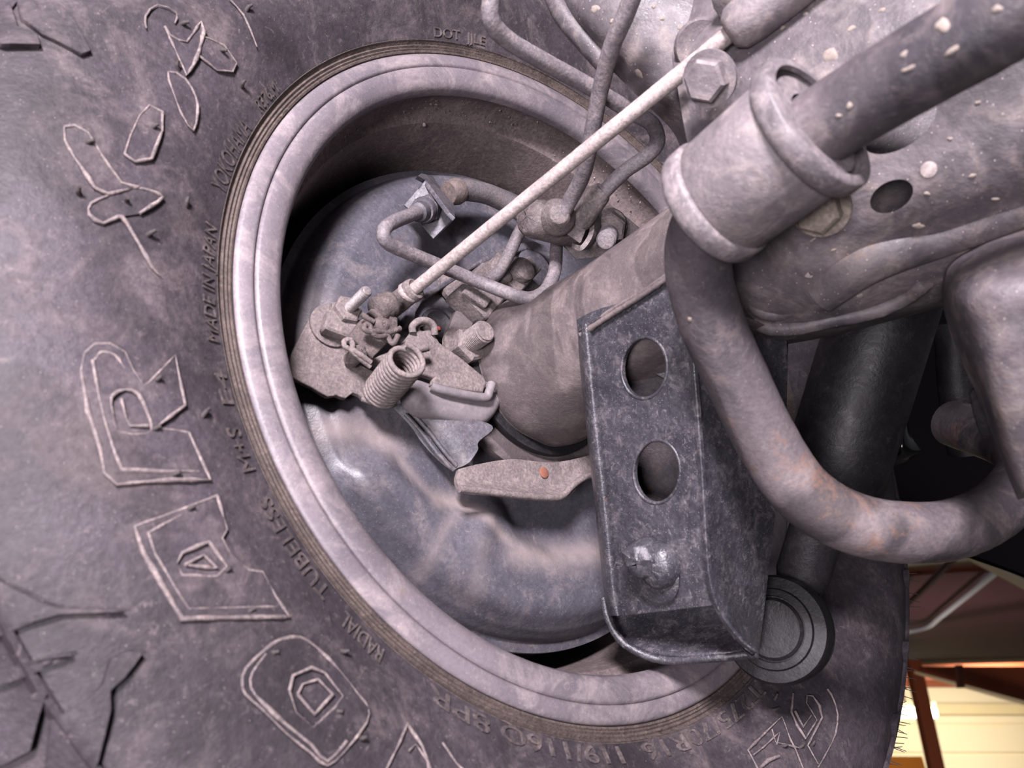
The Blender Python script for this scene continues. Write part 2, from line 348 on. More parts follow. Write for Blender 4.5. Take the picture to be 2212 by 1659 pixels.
rb = thing('roof_girder', 'rust-brown sloping roof girder with a pale lower flange', 'girder', ray_y(2140, 1480, 13))
gp = [ray_y(1985, 1440, 14.5), ray_y(2300, 1440, 12), ray_y(2300, 1545, 12), ray_y(1985, 1452, 14.5)]
quad('web', gp, M_brown, .12, rb)
gp = [ray_y(1975, 1449, 14.4), ray_y(2300, 1538, 11.9), ray_y(2300, 1549, 11.9), ray_y(1975, 1455, 14.4)]
quad('flange', gp, M_cream, .1, rb)
gp = [ray_y(2068, 1436, 13.2), ray_y(2080, 1436, 13.2), ray_y(2085, 1485, 13.2), ray_y(2073, 1485, 13.2)]
quad('stiffener', gp, M_brownd, .1, rb)
gl = quad('orange_lit_cabinet', [ray_y(1900, 1634, 18), ray_y(1992, 1634, 18), ray_y(2000, 1662, 18), ray_y(1900, 1675, 18)], plain('orange_lit_glow', (214, 128, 46), .5, .3, .25), .5)  # orange light on it is put into the colour, with a weak glow
tagk(gl, 'orange-lit cabinet top with painted glow beside the brown post', 'cabinet')
dr_ = thing('overhead_door', 'raised maroon overhead door panel with cream edge', 'door', ray_z(2080, 1330, 4.2))
quad('panel', [ray_z(1850, 1236, 4.2), ray_z(2330, 1236, 4.2), ray_z(2330, 1421, 4.2), ray_z(1850, 1432, 4.2)], M_maroon, .06, dr_)
a, b = ray_z(1850, 1432, 4.2), ray_z(2330, 1421, 4.2); V, Fc = sweep(np.linspace(a, b, 3), .075, 4); mk('edge_trim', V, Fc, M_cream, dr_, 30)
a, b = ray_z(1850, 1243, 4.15), ray_z(2330, 1212, 4.15); V, Fc = sweep(np.linspace(a, b, 3), .05, 4); mk('hinge_rail', V, Fc, M_brown, dr_, 30)
a, b = ray_z(1850, 1237, 4.4), ray_z(2330, 1190, 4.4); V, Fc = sweep(np.linspace(a, b, 3), .06, 4); mk('top_trim', V, Fc, M_cream, dr_, 30)
cdt = tube('conduit_pipe', [ray_z(1900, 1370, 4.05), ray_z(1960, 1364, 4.05), ray_z(2003, 1354, 4.05), ray_z(2030, 1333, 4.05), ray_z(2090, 1285, 4.05), ray_z(2180, 1212, 4.05)], .045, M_white, None, 8, 12)
tagk(cdt, 'white bent conduit pipe under the maroon panel', 'pipe')
st_ = tube('dark_strut', [ray_z(1940, 1325, 3.9), ray_z(1995, 1273, 3.9), ray_z(2060, 1205, 3.9)], .04, M_brownd, None, 4, 8); tagk(st_, 'dark diagonal strut under the maroon panel', 'strut')
ch = quad('roof_chord', [cam(2060, 1180, 3.2), cam(2330, 1318, 3.0), cam(2330, 1337, 3.0), cam(2060, 1193, 3.2)], M_cream, .08); tagk(ch, 'pale cream diagonal roof chord above the conduit pipe', 'beam')
area('wall_fill_light', (14.5, 24, zt-.2), (14.5, 30, 2.5), 3.0, 620, (1.0, 0.88, 0.72))  # unseen fill added to brighten the cream wall
area('door_fill_light', (6.2, 13.0, 1.0), (7.9, 14.2, 4.2), 1.2, 55, (1.0, 0.86, 0.84))  # unseen fill pointing up, added to brighten the maroon door panel

# ------------------------------------------------------------------ wheel
Mw = Matrix(((R3[0], U3[0], N3[0], C3[0]), (R3[1], U3[1], N3[1], C3[1]), (R3[2], U3[2], N3[2], C3[2]), (0, 0, 0, 1)))
wheel = thing('wheel', 'dusty off-road wheel with black tire and grey steel rim seen from inside', 'wheel', None, None, Mw)
TP = np.array([(.2145, -.02), (.2165, -.006), (.219, -.0015), (.2235, .0012), (.228, .0018), (.2286, .0042), (.2335, .0068), (.243, .0125), (.2525, .0175), (.265, .022), (.29, .026), (.3125, .0242), (.329, .0185), (.3365, .0145), (.3425, .0075), (.355, -.003), (.368, -.018), (.376, -.034), (.379, -.06), (.380, -.12), (.376, -.19), (.345, -.222), (.29, -.243), (.24, -.236), (.219, -.216)])
def tprof(r): return np.interp(r, TP[2:20, 0], TP[2:20, 1])
prof = crom(TP, 4)
def wheel_lathe(name, prof, m, parent, seg=160, sharp=40):
    V = []; n = len(prof)
    for r, s in prof:
        for k in range(seg): a = 2*PI*k/seg; V.append((r*math.cos(a), r*math.sin(a), s))
    Fc = [(i*seg+k, i*seg+(k+1) % seg, (i+1)*seg+(k+1) % seg, (i+1)*seg+k) for i in range(n-1) for k in range(seg)]
    return mk(name, V, Fc, m, parent, sharp, True)
tire = wheel_lathe('tire', prof, M_tire, wheel, 220, 60)
beadp = [(.2205, -.004), (.2212, .0016), (.2222, .0021), (.2230, .0013), (.2238, .0022), (.2248, .0014), (.2258, .0026), (.2270, .0018), (.2282, .0034), (.2288, .0046), (.2296, .0044), (.2300, .002), (.226, -.004)]
wheel_lathe('bead_strip', beadp, M_bead, tire, 220, 30)
# sidewall design line
wheel_lathe('sidewall_rib', [(.3355, .013), (.3362, .0165), (.3385, .0168), (.3400, .0085)], M_tire, tire, 220, 30)
RP = [(.2130, -.012), (.2175, -.007), (.2200, -.003), (.2207, .0002), (.2200, .0018), (.2183, .0026), (.2125, .0027), (.2111, .0022), (.2105, .0006), (.2099, .0020), (.2083, .0027), (.2040, .0020), (.2000, .0008), (.1968, -.0012), (.1952, -.0045), (.1958, -.0090), (.1985, -.0140), (.1990, -.0180), (.1985, -.0260), (.1960, -.0310), (.1915, -.0335), (.1900, -.0400), (.1870, -.0900), (.1855, -.1500), (.1860, -.1800), (.188, -.1805), (.1925, -.09), (.1945, -.04), (.2015, -.03), (.2025, -.0130)]
rim = wheel_lathe('rim', RP[:16], M_rim, wheel, 200, 50)
wheel_lathe('rim_barrel', RP[15:], M_barrel, rim, 200, 45)
wheel_lathe('wheel_disc', [(.186, -.172), (.15, -.178), (.10, -.17), (.06, -.165), (.03, -.165), (.03, -.172), (.10, -.177), (.15, -.184), (.186, -.178)], M_barrel, rim, 96, 40)
# grit stuck to the barrel
V = []; Fc = []
for k in range(420):
    s = -.012-.06*rng.random(); a = math.radians(20+130*rng.random()); r = np.interp(-s, [0, .03, .034, .15], [.1985, .196, .1912, .1855]); g = .0003+.0006*rng.random()**3
    c = np.array([r*math.cos(a), r*math.sin(a), s]); i0 = len(V); q = rng.standard_normal((4, 3)); q /= np.linalg.norm(q, axis=1)[:, None]
    for d in (np.array([1, 1, 1]), np.array([1, -1, -1]), np.array([-1, 1, -1]), np.array([-1, -1, 1])): V.append(c+g*(d+.4*rng.standard_normal(3))*.8)
    Fc += [(i0, i0+1, i0+2), (i0, i0+3, i0+1), (i0, i0+2, i0+3), (i0+1, i0+3, i0+2)]
M_grit = plain('pale_grit', (158, 140, 132), .9)
gr = mk('grit', V, Fc, M_grit, rim, 30, True); gr['kind'] = 'stuff'
pb_ = loc2(916, 258, -.032); V, Fc = lathe_vf((0, 0, 0), (0, 0, 1), [(.0001, -.0014), (.0012, -.0009), (.0016, 0), (.0011, .0009), (.0001, .0013)], 7)
V = np.array(V)*(1+.12*rng.standard_normal((len(V), 3))); a = math.atan2(pb_[1], pb_[0])
peb = mk('pebble', V+np.array([.1905*math.cos(a), .1905*math.sin(a), -.034]), Fc, M_rod, rim, 60, True)

def tpx(px, py, h=0.0):                  # pixel to a wheel-local point on the tire sidewall
    s = .02
    for _ in range(14):
        x, y = loc2(px, py, s+h); s = .5*s+.5*float(tprof(math.hypot(x, y)))
    x, y = loc2(px, py, s+h); return np.array([x, y, s+h])
def ridge(name, pts, rad=.0009, closed=True, m=None, label=None, smooth=3, lift=.0013):
    P = np.array([tpx(*p) for p in pts]); P = crom(P, smooth, closed)
    Q = []
    for a, b in zip(P, np.roll(P, -1, 0) if closed else P[1:]):
        k = max(1, int(np.linalg.norm(b-a)/.004))
        for j in range(k): Q.append(a+(b-a)*j/k)
    if not closed: Q.append(P[-1])
    else: Q += Q[:1]
    Q = np.array(Q); Q[:, 2] = tprof(np.hypot(Q[:, 0], Q[:, 1]))+lift
    w_ = .62+.30*np.sin(np.arange(len(Q))*.31+rng.random()*6)*np.sin(np.arange(len(Q))*.17)+.16*rng.standard_normal(len(Q)); V, Fc = sweep(Q, rad*1.35*np.clip(w_, .2, 1.3), 7); return V, Fc
def joinvf(lst):
    V = []; Fc = []
    for v, f in lst: o = len(V); V += list(v); Fc += [tuple(i+o for i in q) for q in f]
    return V, Fc
Z0 = zoom(0, 600, 2.765); ZB = zoom(0, 1059, 2.765); ZL = zoom(1450, 1250, 4.022); ZT = zoom(0, 0, 2.765); ZN = zoom(200, 1300, 2.765)
def zp(Z, pts): return [Z(*p) for p in pts]
def body_mesh(outline, holes, h, smooth=1):
    cu = bpy.data.curves.new('tmp', 'CURVE'); cu.dimensions = '2D'; cu.fill_mode = 'BOTH'
    for poly in [outline]+list(holes):
        P = np.array([tpx(*p)[:2] for p in poly])
        if smooth > 1: P = crom(P, smooth, True)
        q = []
        for a, b in zip(P, np.roll(P, -1, 0)):
            k = max(1, int(np.linalg.norm(b-a)/.005)); q += [a+(b-a)*j/k for j in range(k)]
        sp_ = cu.splines.new('POLY'); sp_.points.add(len(q)-1); sp_.use_cyclic_u = True
        for z, p in zip(sp_.points, q): z.co = (p[0], p[1], 0, 1)
    cu.extrude = .001; o = bpy.data.objects.new('tmp', cu); col.objects.link(o)
    dg = bpy.context.evaluated_depsgraph_get(); me = bpy.data.meshes.new_from_object(o.evaluated_get(dg)); bpy.data.objects.remove(o); bpy.data.curves.remove(cu)
    bm = bmesh.new(); bm.from_mesh(me); bmesh.ops.remove_doubles(bm, verts=bm.verts, dist=1e-6)
    for _ in range(3):
        ed = [e for e in bm.edges if e.calc_length() > .006]
        if not ed: break
        bmesh.ops.subdivide_edges(bm, edges=ed, cuts=1); bmesh.ops.triangulate(bm, faces=bm.faces)
    for v in bm.verts:
        r = math.hypot(v.co.x, v.co.y); top = v.co.z > 0; k = 1.0; v.co.z = float(tprof(r))+(h if top else -.0015)
    bmesh.ops.recalc_face_normals(bm, faces=bm.faces)
    V_ = [tuple(v.co) for v in bm.verts]; bm.verts.index_update(); F_ = [tuple(v.index for v in f.verts) for f in bm.faces]; bm.free(); bpy.data.meshes.remove(me)
    return V_, F_
def raised(name, specs, label=None, body=None):
    o = raised_ridges(name, specs, label)
    if body is not None:
        for Z, out, hl_, hh in body:
            b = mk('letter_face' if 'letter' in name else 'emblem_face', *body_mesh(zp(Z, out), [zp(Z, q) for q in hl_], hh), M_tire, tire, 35, True)
    return o
def raised_ridges(name, specs, label=None):
    V, Fc = joinvf([ridge(name, zp(Z, p), r, c, smooth=sm) for Z, p, r, c, sm in specs])
    o = mk(name, V, Fc, M_letter, tire, 60, True)
    if label: o['label'] = label
    return o
raised('raised_letter', [(Z0, [(500, 460), (560, 405), (650, 400), (740, 450), (790, 560), (850, 650), (890, 630), (1040, 470), (1065, 600), (1100, 770), (920, 905), (1120, 930), (1180, 1060), (1250, 1215), (1000, 1215), (690, 1240), (620, 1170), (590, 1010), (520, 800), (480, 560)], .0008, True, 1),
    (Z0, [(660, 720), (740, 675), (820, 700), (870, 800), (900, 890), (870, 940), (700, 925), (670, 820)], .00075, True, 2),
    (Z0, [(560, 500), (600, 455), (680, 470), (740, 550)], .0007, False, 3), (Z0, [(550, 500), (580, 680), (620, 860), (670, 1020), (720, 1150), (950, 1165), (1180, 1165)], .0008, False, 1),
    (Z0, [(720, 730), (750, 850), (770, 890), (880, 890)], .0008, False, 1)], 'raised outline letter R', [(Z0, [(500, 460), (560, 405), (650, 400), (740, 450), (790, 560), (850, 650), (890, 630), (1040, 470), (1065, 600), (1100, 770), (920, 905), (1120, 930), (1180, 1060), (1250, 1215), (1000, 1215), (690, 1240), (620, 1170), (590, 1010), (520, 800), (480, 560)], [[(660, 720), (740, 675), (820, 700), (870, 800), (900, 890), (870, 940), (700, 925), (670, 820)]], .0016)])
raised('raised_letter', [(ZB, [(1290, 40), (1080, 120), (800, 220), (850, 370), (970, 580), (1080, 770), (1300, 765), (1720, 760), (1640, 640), (1560, 490), (1480, 480), (1370, 390), (1320, 290), (1350, 240)], .0008, True, 1),
    (ZB, [(1050, 440), (1080, 380), (1240, 310), (1350, 460), (1290, 520), (1080, 510)], .0007, True, 1), (ZB, [(1100, 450), (1210, 390), (1290, 470)], .0008, True, 1),
    (ZB, [(1080, 150), (880, 260), (920, 380), (1050, 600), (1120, 710), (1640, 700)], .00075, False, 1)], 'raised outline letter A', [(ZB, [(1290, 40), (1080, 120), (800, 220), (850, 370), (970, 580), (1080, 770), (1300, 765), (1720, 760), (1640, 640), (1560, 490), (1480, 480), (1370, 390), (1320, 290), (1350, 240)], [[(1050, 440), (1080, 380), (1240, 310), (1350, 460), (1290, 520), (1080, 510)]], .0016)])
raised('raised_letter', [(ZB, [(1440, 1150), (1460, 1070), (1560, 970), (1660, 900), (1780, 880), (1880, 940), (2020, 1080), (2130, 1220), (2190, 1300), (2180, 1390), (2050, 1560), (1945, 1645), (1850, 1570), (1700, 1450), (1560, 1310), (1460, 1220)], .0008, True, 2),
    (ZB, [(1580, 980), (1500, 1090), (1490, 1180), (1560, 1270), (1700, 1400), (1850, 1520), (1945, 1620), (2060, 1500)], .00075, False, 2),
    (ZB, [(1720, 1200), (1740, 1110), (1850, 1060), (1930, 1090), (2040, 1230), (1990, 1300), (1860, 1420), (1760, 1330)], .0007, True, 1), (ZB, [(1770, 1220), (1800, 1160), (1890, 1130), (1980, 1220), (1870, 1340)], .0007, True, 1)], 'raised outline letter D', [(ZB, [(1440, 1150), (1460, 1070), (1560, 970), (1660, 900), (1780, 880), (1880, 940), (2020, 1080), (2130, 1220), (2190, 1300), (2180, 1390), (2050, 1560), (1945, 1645), (1850, 1570), (1700, 1450), (1560, 1310), (1460, 1220)], [[(1720, 1200), (1740, 1110), (1850, 1060), (1930, 1090), (2040, 1230), (1990, 1300), (1860, 1420), (1760, 1330)]], .0016)])
raised('raised_letter', [(ZN, [(1740, 1010), (1870, 730), (1960, 860), (2010, 1010)], .00075, False, 1), (ZN, [(1880, 890), (1920, 850), (1990, 950), (2000, 1010)], .0007, False, 1), (ZN, [(2080, 840), (2160, 960), (2200, 1000)], .0007, False, 1)], 'raised outline letter N, cut off by the lower frame edge')
raised('raised_emblem', [(ZL, [(650, 1490), (800, 1340), (945, 1200), (1020, 1400), (1130, 1650)], .00075, False, 1), (ZL, [(650, 1490), (690, 1560), (740, 1660)], .00075, False, 1), (ZL, [(700, 1530), (790, 1460), (930, 1330), (900, 1440)], .0008, False, 1), (ZL, [(760, 1640), (820, 1580), (920, 1540)], .0012, False, 1),
    (ZL, [(1045, 1000), (1030, 1160), (1080, 1280), (1150, 1390), (1250, 1230), (1160, 1080), (1165, 1015), (1215, 1020), (1270, 1100), (1295, 1210), (1260, 1275), (1170, 1450), (1260, 1610)], .00075, False, 1), (ZL, [(1060, 1150), (1130, 1290), (1200, 1190)], .0008, False, 1),
    (ZL, [(1340, 960), (1390, 1040), (1430, 1180), (1410, 1350), (1340, 1500), (1260, 1640)], .00075, False, 2), (ZL, [(860, 1310), (890, 1420), (1090, 1470)], .0008, False, 1)], 'raised angular tire emblem with a curved border')
raised('raised_emblem', [(ZT, [(870, 180), (865, 110), (935, 40), (1050, 90), (1040, 150)], .0008, False, 2), (ZT, [(980, 170), (1010, 220), (1060, 250), (1110, 262), (1150, 210), (1195, 140), (1215, 200), (1180, 330), (1150, 400), (1110, 460), (1070, 370)], .00075, True, 1),
    (ZT, [(1000, 440), (1100, 480), (1165, 590), (1175, 680), (1150, 790), (1080, 690), (1030, 560)], .0007, True, 2), (ZT, [(1200, 225), (1330, 280), (1410, 385), (1385, 440), (1290, 430), (1180, 340)], .0007, True, 1),
    (ZT, [(890, 640), (965, 680), (965, 790), (900, 960), (800, 975), (740, 930), (775, 820), (830, 700)], .0007, True, 1),
    (ZT, [(380, 770), (440, 760), (520, 800), (620, 960), (720, 1100), (820, 1130), (640, 1170), (560, 1130), (440, 950), (385, 850)], .0007, True, 1),
    (ZT, [(640, 1180), (540, 1225), (530, 1290), (610, 1345), (700, 1305), (755, 1345), (900, 1600), (960, 1659)], .0008, False, 2), (ZT, [(800, 1130), (900, 1150), (965, 1190), (900, 1240), (830, 1285)], .0008, False, 2), (ZT, [(1370, 10), (1450, 100), (1530, 290)], .0007, False, 2)], 'raised angular shapes of a tire emblem', [(ZT, [(980, 170), (1010, 220), (1060, 250), (1110, 262), (1150, 210), (1195, 140), (1215, 200), (1180, 330), (1150, 400), (1110, 460), (1070, 370)], [], .0012), (ZT, [(1000, 440), (1100, 480), (1165, 590), (1175, 680), (1150, 790), (1080, 690), (1030, 560)], [], .0014), (ZT, [(1200, 225), (1330, 280), (1410, 385), (1385, 440), (1290, 430), (1180, 340)], [], .0012), (ZT, [(890, 640), (965, 680), (965, 790), (900, 960), (800, 975), (740, 930), (775, 820), (830, 700)], [], .0014), (ZT, [(380, 770), (440, 760), (520, 800), (620, 960), (720, 1100), (820, 1130), (640, 1170), (560, 1130), (440, 950), (385, 850)], [], .0012), (ZT, [(640, 1180), (540, 1225), (530, 1290), (610, 1345), (700, 1305), (830, 1285), (900, 1240), (965, 1190), (900, 1150), (800, 1130)], [], .0012)])
ZS = zoom(0, 1250, 4.056)
for out_, h_ in (([(310, 1000), (400, 1010), (330, 1210), (250, 1520), (0, 1650), (-260, 1720), (-300, 1250), (0, 1160)], .0045), ([(950, 700), (1100, 640), (1240, 660), (1080, 880), (955, 990), (960, 1150), (820, 1700), (380, 1760), (430, 1250), (760, 1050), (880, 930)], .0035), ([(-300, -120), (0, 40), (350, 215), (520, 270), (1080, 290), (1080, 310), (520, 330), (280, 400), (0, 520), (-300, 600)], .0032), ([(610, 650), (630, 690), (100, 900), (-200, 1010), (-250, 860), (0, 800)], .0030)):
    bevel_obj(mk('sidewall_block', *body_mesh(zp(ZS, out_), [], h_), M_tire, tire, 35, True), .0004, 1)
for out_, h_ in (([(-120, 20), (60, 70), (100, 190), (215, 235), (235, 300), (0, 300), (-160, 260)], .004), ([(60, -60), (240, 90), (330, 30), (430, 130), (540, 330), (480, 350), (250, 230), (120, 130)], .003)):
    bevel_obj(mk('sidewall_block', *body_mesh(zp(ZT, out_), [], h_), M_tire, tire, 35, True), .0004, 1)
def ring_text(txt, p0, p1, r0, h, ht=.0010, name='raised_text', label=None):
    x0, y0 = loc2(*p0, .009); x1, y1 = loc2(*p1, .009); t0 = math.atan2(y0, x0); t1 = math.atan2(y1, x1)
    while t1 > t0: t1 -= 2*PI
    cu = bpy.data.curves.new('t', 'FONT'); cu.body = txt; cu.size = h/.72; cu.extrude = .3e-3; cu.resolution_u = 3
    o = bpy.data.objects.new('t', cu); col.objects.link(o); dg = bpy.context.evaluated_depsgraph_get(); me = bpy.data.meshes.new_from_object(o.evaluated_get(dg)); bpy.data.objects.remove(o)
    bm = bmesh.new(); bm.from_mesh(me); bmesh.ops.remove_doubles(bm, verts=bm.verts, dist=1e-7); 
    xs = [v.co.x for v in bm.verts]; wdt = max(xs)-min(xs); xm = min(xs)
    for v in bm.verts:
        th = t0+(t1-t0)*(v.co.x-xm)/wdt; r = r0+v.co.y; s = float(tprof(r))+(ht if v.co.z > 0 else -.0008)
        v.co = (r*math.cos(th), r*math.sin(th), s)
    bmesh.ops.recalc_face_normals(bm, faces=bm.faces); bm.to_mesh(me); bm.free(); me.name = name
    ob = mesh_obj(name, me, M_letter2, tire, 30)
    ob['label'] = label or ('raised lettering reading '+txt)
M_letter2 = mat('raised_small_letter_rubber', (64, 57, 58), (92, 83, 83), (128, 114, 110), .5, 60, 500, .7, .3)
ring_text('LT275/70R16', (1668, 1478), (1395, 1625), .2300, .0084)
ring_text('119/116Q', (1347, 1638), (1085, 1582), .2303, .0084)
ring_text('8PR', (1060, 1572), (926, 1498), .2310, .0084)
ring_text('RADIAL', (815, 1432), (735, 1335), .2330, .0080)
ring_text('TUBELESS', (703, 1290), (548, 1085), .2320, .0080)
ring_text('M+S', (533, 1020), (492, 925), .2325, .0078)
ring_text('E4', (488, 872), (476, 800), .2310, .0065, label='faint raised approval mark')
ring_text('MADE IN JAPAN', (466, 735), (447, 480), .2310, .0065)
ring_text('YOKOHAMA', (462, 402), (537, 262), .2300, .0085, .0007)
ring_text('R376.M', (562, 230), (603, 186), .2305, .0060)
ring_text('DOT  JJLE', (948, 80), (1055, 98), .2305, .0055)
# vent spews
V, Fc = sweep(crom(np.array([(0, 0, -.001), (.0006, .0, .0018), (.0022, .0003, .0036)]), 4), [.0012]*3+[.0011]*3+[.0008]*3, 7)
hm = None
def spew(p, tx, sc=1.0):
    global hm
    if hm is None:
        o = mk('vent_spew', V, Fc, M_hair, tire, 60, True); hm = o.data
    else: o = bpy.data.objects.new('vent_spew', hm); col.objects.link(o); o.parent = tire
    o.location = p.tolist(); o.rotation_euler = (rng.normal()*.3, rng.normal()*.3, tx); o.scale = (sc, sc, sc)
for x, y in [(1080, 145), (1310, 300), (1060, 415), (1440, 515), (905, 775), (510, 860), (760, 1205), (1110, 1230), (880, 1405), (1470, 60), (470, 1160)]: spew(tpx(*ZT(x, y)), rng.normal()*.3, 1.0)
for x, y in [(920, 625), (900, 910), (1020, 1180), (1210, 825)]: spew(tpx(*Z0(x, y)), .2, 1.0)
for x, y in [(1110, 120), (1340, 490), (1470, 730), (1610, 965), (2000, 1310), (2150, 1480), (2040, 960)]: spew(tpx(*ZB(x, y)), .2, .9)
for x, y in [(890, 1140), (1290, 1150), (960, 1455), (1220, 1450), (900, 1050), (1120, 1465)]: spew(tpx(*ZL(x, y)), .3, .9)
# shoulder lugs and tread edge
def lug_mesh(r0, r1, w0, w1, h):
    pts = []
    rs = np.linspace(r0, r1, 5)
    for top in (0, 1):
        for r in rs:
            ww = np.interp(r, [r0, r1], [w0, w1])
            for a in (-1, 1):
                s = float(tprof(r))+(h if top else -.004); an = a*ww/2*(0.86 if top else 1)
                rr = r+(.001 if top and r == r0 else 0)
                pts.append((rr*math.cos(an), rr*math.sin(an), s))
    n = len(rs)*2; Fc = []
    for i in range(len(rs)-1):
        a = i*2; Fc += [(a, a+1, a+3, a+2), (n+a, n+a+2, n+a+3, n+a+1), (a, a+2, n+a+2, n+a), (a+1, n+a+1, n+a+3, a+3)]
    Fc += [(0, n, n+1, 1), (n-2, n-1, 2*n-1, 2*n-2)]
    return pts, Fc
lugs = []
for (r0, r1, w0, w1, h) in ((.326, .3775, .030, .100, .0048), (.343, .3785, .060, .065, .0042)):
    P_, F_ = lug_mesh(r0, r1, w0, w1, h); o = mk('shoulder_lug', P_, F_, M_tire, tire, 30, True); bevel_obj(o, .0012, 2); lugs.append(o)
nl = 34
for k in range(nl*2):
    src = lugs[k % 2]; an = 2*PI*k/(nl*2)+math.radians(240)
    dg_ = math.degrees(an) % 360
    if 192 < dg_ < 222 or 150 < dg_ < 164: continue
    if k < 2: o = src
    else: o = bpy.data.objects.new('shoulder_lug', src.data); col.objects.link(o); o.parent = tire
    o.rotation_euler = (0, 0, an)
# long fine spews on the tread edge against the workshop
dR = np.array([WR[0], WU[0], WN[0]]); dU = np.array([WR[1], WU[1], WN[1]]); hl = None
def long_spew(p, d, q):
    global hl
    if hl is None:
        Vs, Fs = sweep(np.array([(0, 0, -.001), (0, 0, .004), (0, 0, .0095)]), [.00036, .0003, .00022], 5); o = mk('long_spew', Vs, Fs, M_hair, tire, 60, True); hl = o.data
    else: o = bpy.data.objects.new('long_spew', hl); col.objects.link(o); o.parent = tire
    o.location = p.tolist(); o.rotation_euler = Vector(d).to_track_quat('Z', 'Y').to_euler(); o.scale = (1, 1, q)
for k in range(22):
    th = math.radians(-34-1.25*k+.4*rng.normal()); r = .3368
    p = np.array([r*math.cos(th), r*math.sin(th), float(tprof(r))+.001])
    long_spew(p, unit(dR*.98-dU*(.05+.017*k)+.06*rng.standard_normal(3)), .9+.3*rng.random())
for k in range(26):
    th = math.radians(-36-26*rng.random()); r = .345+.030*rng.random()
    p = np.array([r*math.cos(th), r*math.sin(th), float(tprof(r))+.004]); long_spew(p, unit(dR*.7+np.array([0, 0, .5])+.2*rng.standard_normal(3)), .6+.4*rng.random())

# ------------------------------------------------------------------ brake backing plate
bp = thing('brake_backing_plate', 'round blue-grey pressed steel brake backing plate inside the rim', 'backing plate', wl(0, 0, -.06))
def sstep(x, a, b): t = np.clip((x-a)/(b-a), 0, 1); return t*t*(3-2*t)
def bp_h(x, y):
    r = math.hypot(x, y); th = math.degrees(math.atan2(y, x)) % 360
    h = np.interp(r, [0, .15, .158, .165, .169, .171, .1765], [-.054, -.054, -.0552, -.0585, -.064, -.0692, -.0705])
    # lower outer annulus raised, step facing the hub
    def seg(p0, p1): return None
    lo = sstep(th, 196, 203)*(1-sstep(th, 318, 330))
    edge = np.interp(th, [190, 205, 222, 231, 238, 246, 262, 290, 330], [.128, .128, .118, .100, .094, .106, .118, .120, .120])
    h += lo*.0075*sstep(r, edge-.007, edge+.012)*(1-sstep(r, .152, .168))
    # radial rib running outward from the apex
    d = abs(((th-233.5+180) % 360)-180); h += .0045*math.exp(-(d/5.0)**2)*sstep(r, .086, .104)*(1-sstep(r, .120, .160))
    # shallow panel emboss in the upper left
    up_ = sstep(th, 128, 140)*(1-sstep(th, 185, 196)); h += up_*.0035*sstep(r, .098, .110)*(1-sstep(r, .146, .154))
    d2 = math.hypot(x-loc2(1010, 545, -.054)[0], y-loc2(1010, 545, -.054)[1]); h -= .004*math.exp(-(d2/.035)**4)
    return h
V = []; Fc = []; nr, nt_ = 90, 220
rr = np.concatenate([np.linspace(.02, .15, 62), np.linspace(.152, .1765, 28)])
for r in rr:
    for k in range(nt_):
        a = 2*PI*k/nt_; x, y = r*math.cos(a), r*math.sin(a); V.append(wl(x, y, bp_h(x, y)))
for i in range(len(rr)-1):
    for k in range(nt_): Fc.append((i*nt_+k, i*nt_+(k+1) % nt_, (i+1)*nt_+(k+1) % nt_, (i+1)*nt_+k))
n0 = len(V)
for r, s in ((.1768, -.0725), (.16, -.074), (.02, -.072)):
    for k in range(nt_): a = 2*PI*k/nt_; V.append(wl(r*math.cos(a), r*math.sin(a), s))
i0 = (len(rr)-1)*nt_
for j in range(3):
    A0 = i0 if j == 0 else n0+(j-1)*nt_; B0 = n0+j*nt_
    for k in range(nt_): Fc.append((A0+k, A0+(k+1) % nt_, B0+(k+1) % nt_, B0+k))
dish = mk('dish', V, Fc, M_dish, bp, 60)
lines = [([(655, 935), (720, 922), (800, 928), (850, 960)], .009, .6), ([(850, 960), (900, 1030), (945, 1078)], .004, .55), ([(945, 1078), (985, 1084), (1010, 1100)], .006, .7), ([(1010, 1100), (1060, 1145), (1100, 1180), (1140, 1196)], .004, .6), ([(1110, 1195), (1200, 1200), (1320, 1190)], .009, .6), ([(985, 1100), (940, 1170), (915, 1240)], .004, .4), ([(632, 720), (650, 690), (690, 640)], .012, .25), ([(1030, 1180), (1020, 1280)], .006, .25)]
dv = np.zeros(len(V)); LX = np.array([((np.array(v_)-C3)@R3, (np.array(v_)-C3)@U3) for v_ in V])
for pts_, wd, am in lines:
    Q_ = crom(np.array([loc2(px_, py_, -.05) for px_, py_ in pts_]), 10)
    d_ = np.min(np.linalg.norm(LX[:, None, :]-Q_[None], axis=2), axis=1); dv = np.maximum(dv, am*np.exp(-(d_/wd)**2))
at_ = dish.data.color_attributes.new('dust', 'FLOAT_COLOR', 'POINT')
at_.data.foreach_set('color', np.repeat(np.stack([dv, dv, dv, np.ones_like(dv)], 1), 1, 0).ravel())
lathe('drum', wl(0, 0, 0), N3, [(.15, -.076), (.1735, -.0765), (.1745, -.0775), (.1745, -.135), (.168, -.14), (.06, -.142)], M_shock, bp, 120, False)
# plug ring near the lever
ZC = zoom(600, 560, 4.424)
c = wp(*ZC(1520, 640), -.053); lathe('rubber_plug', c, N3, [(.012, 0), (.012, .002), (.0095, .003), (.0075, .0012), (.0001, .0006)], M_shock, bp, 30)
c = wp(*ZC(1525, 668), -.052); lathe('red_paint_dot', c, N3, [(.0016, 0), (.0014, .0016), (.0001, .0018)], M_red, bp, 10)
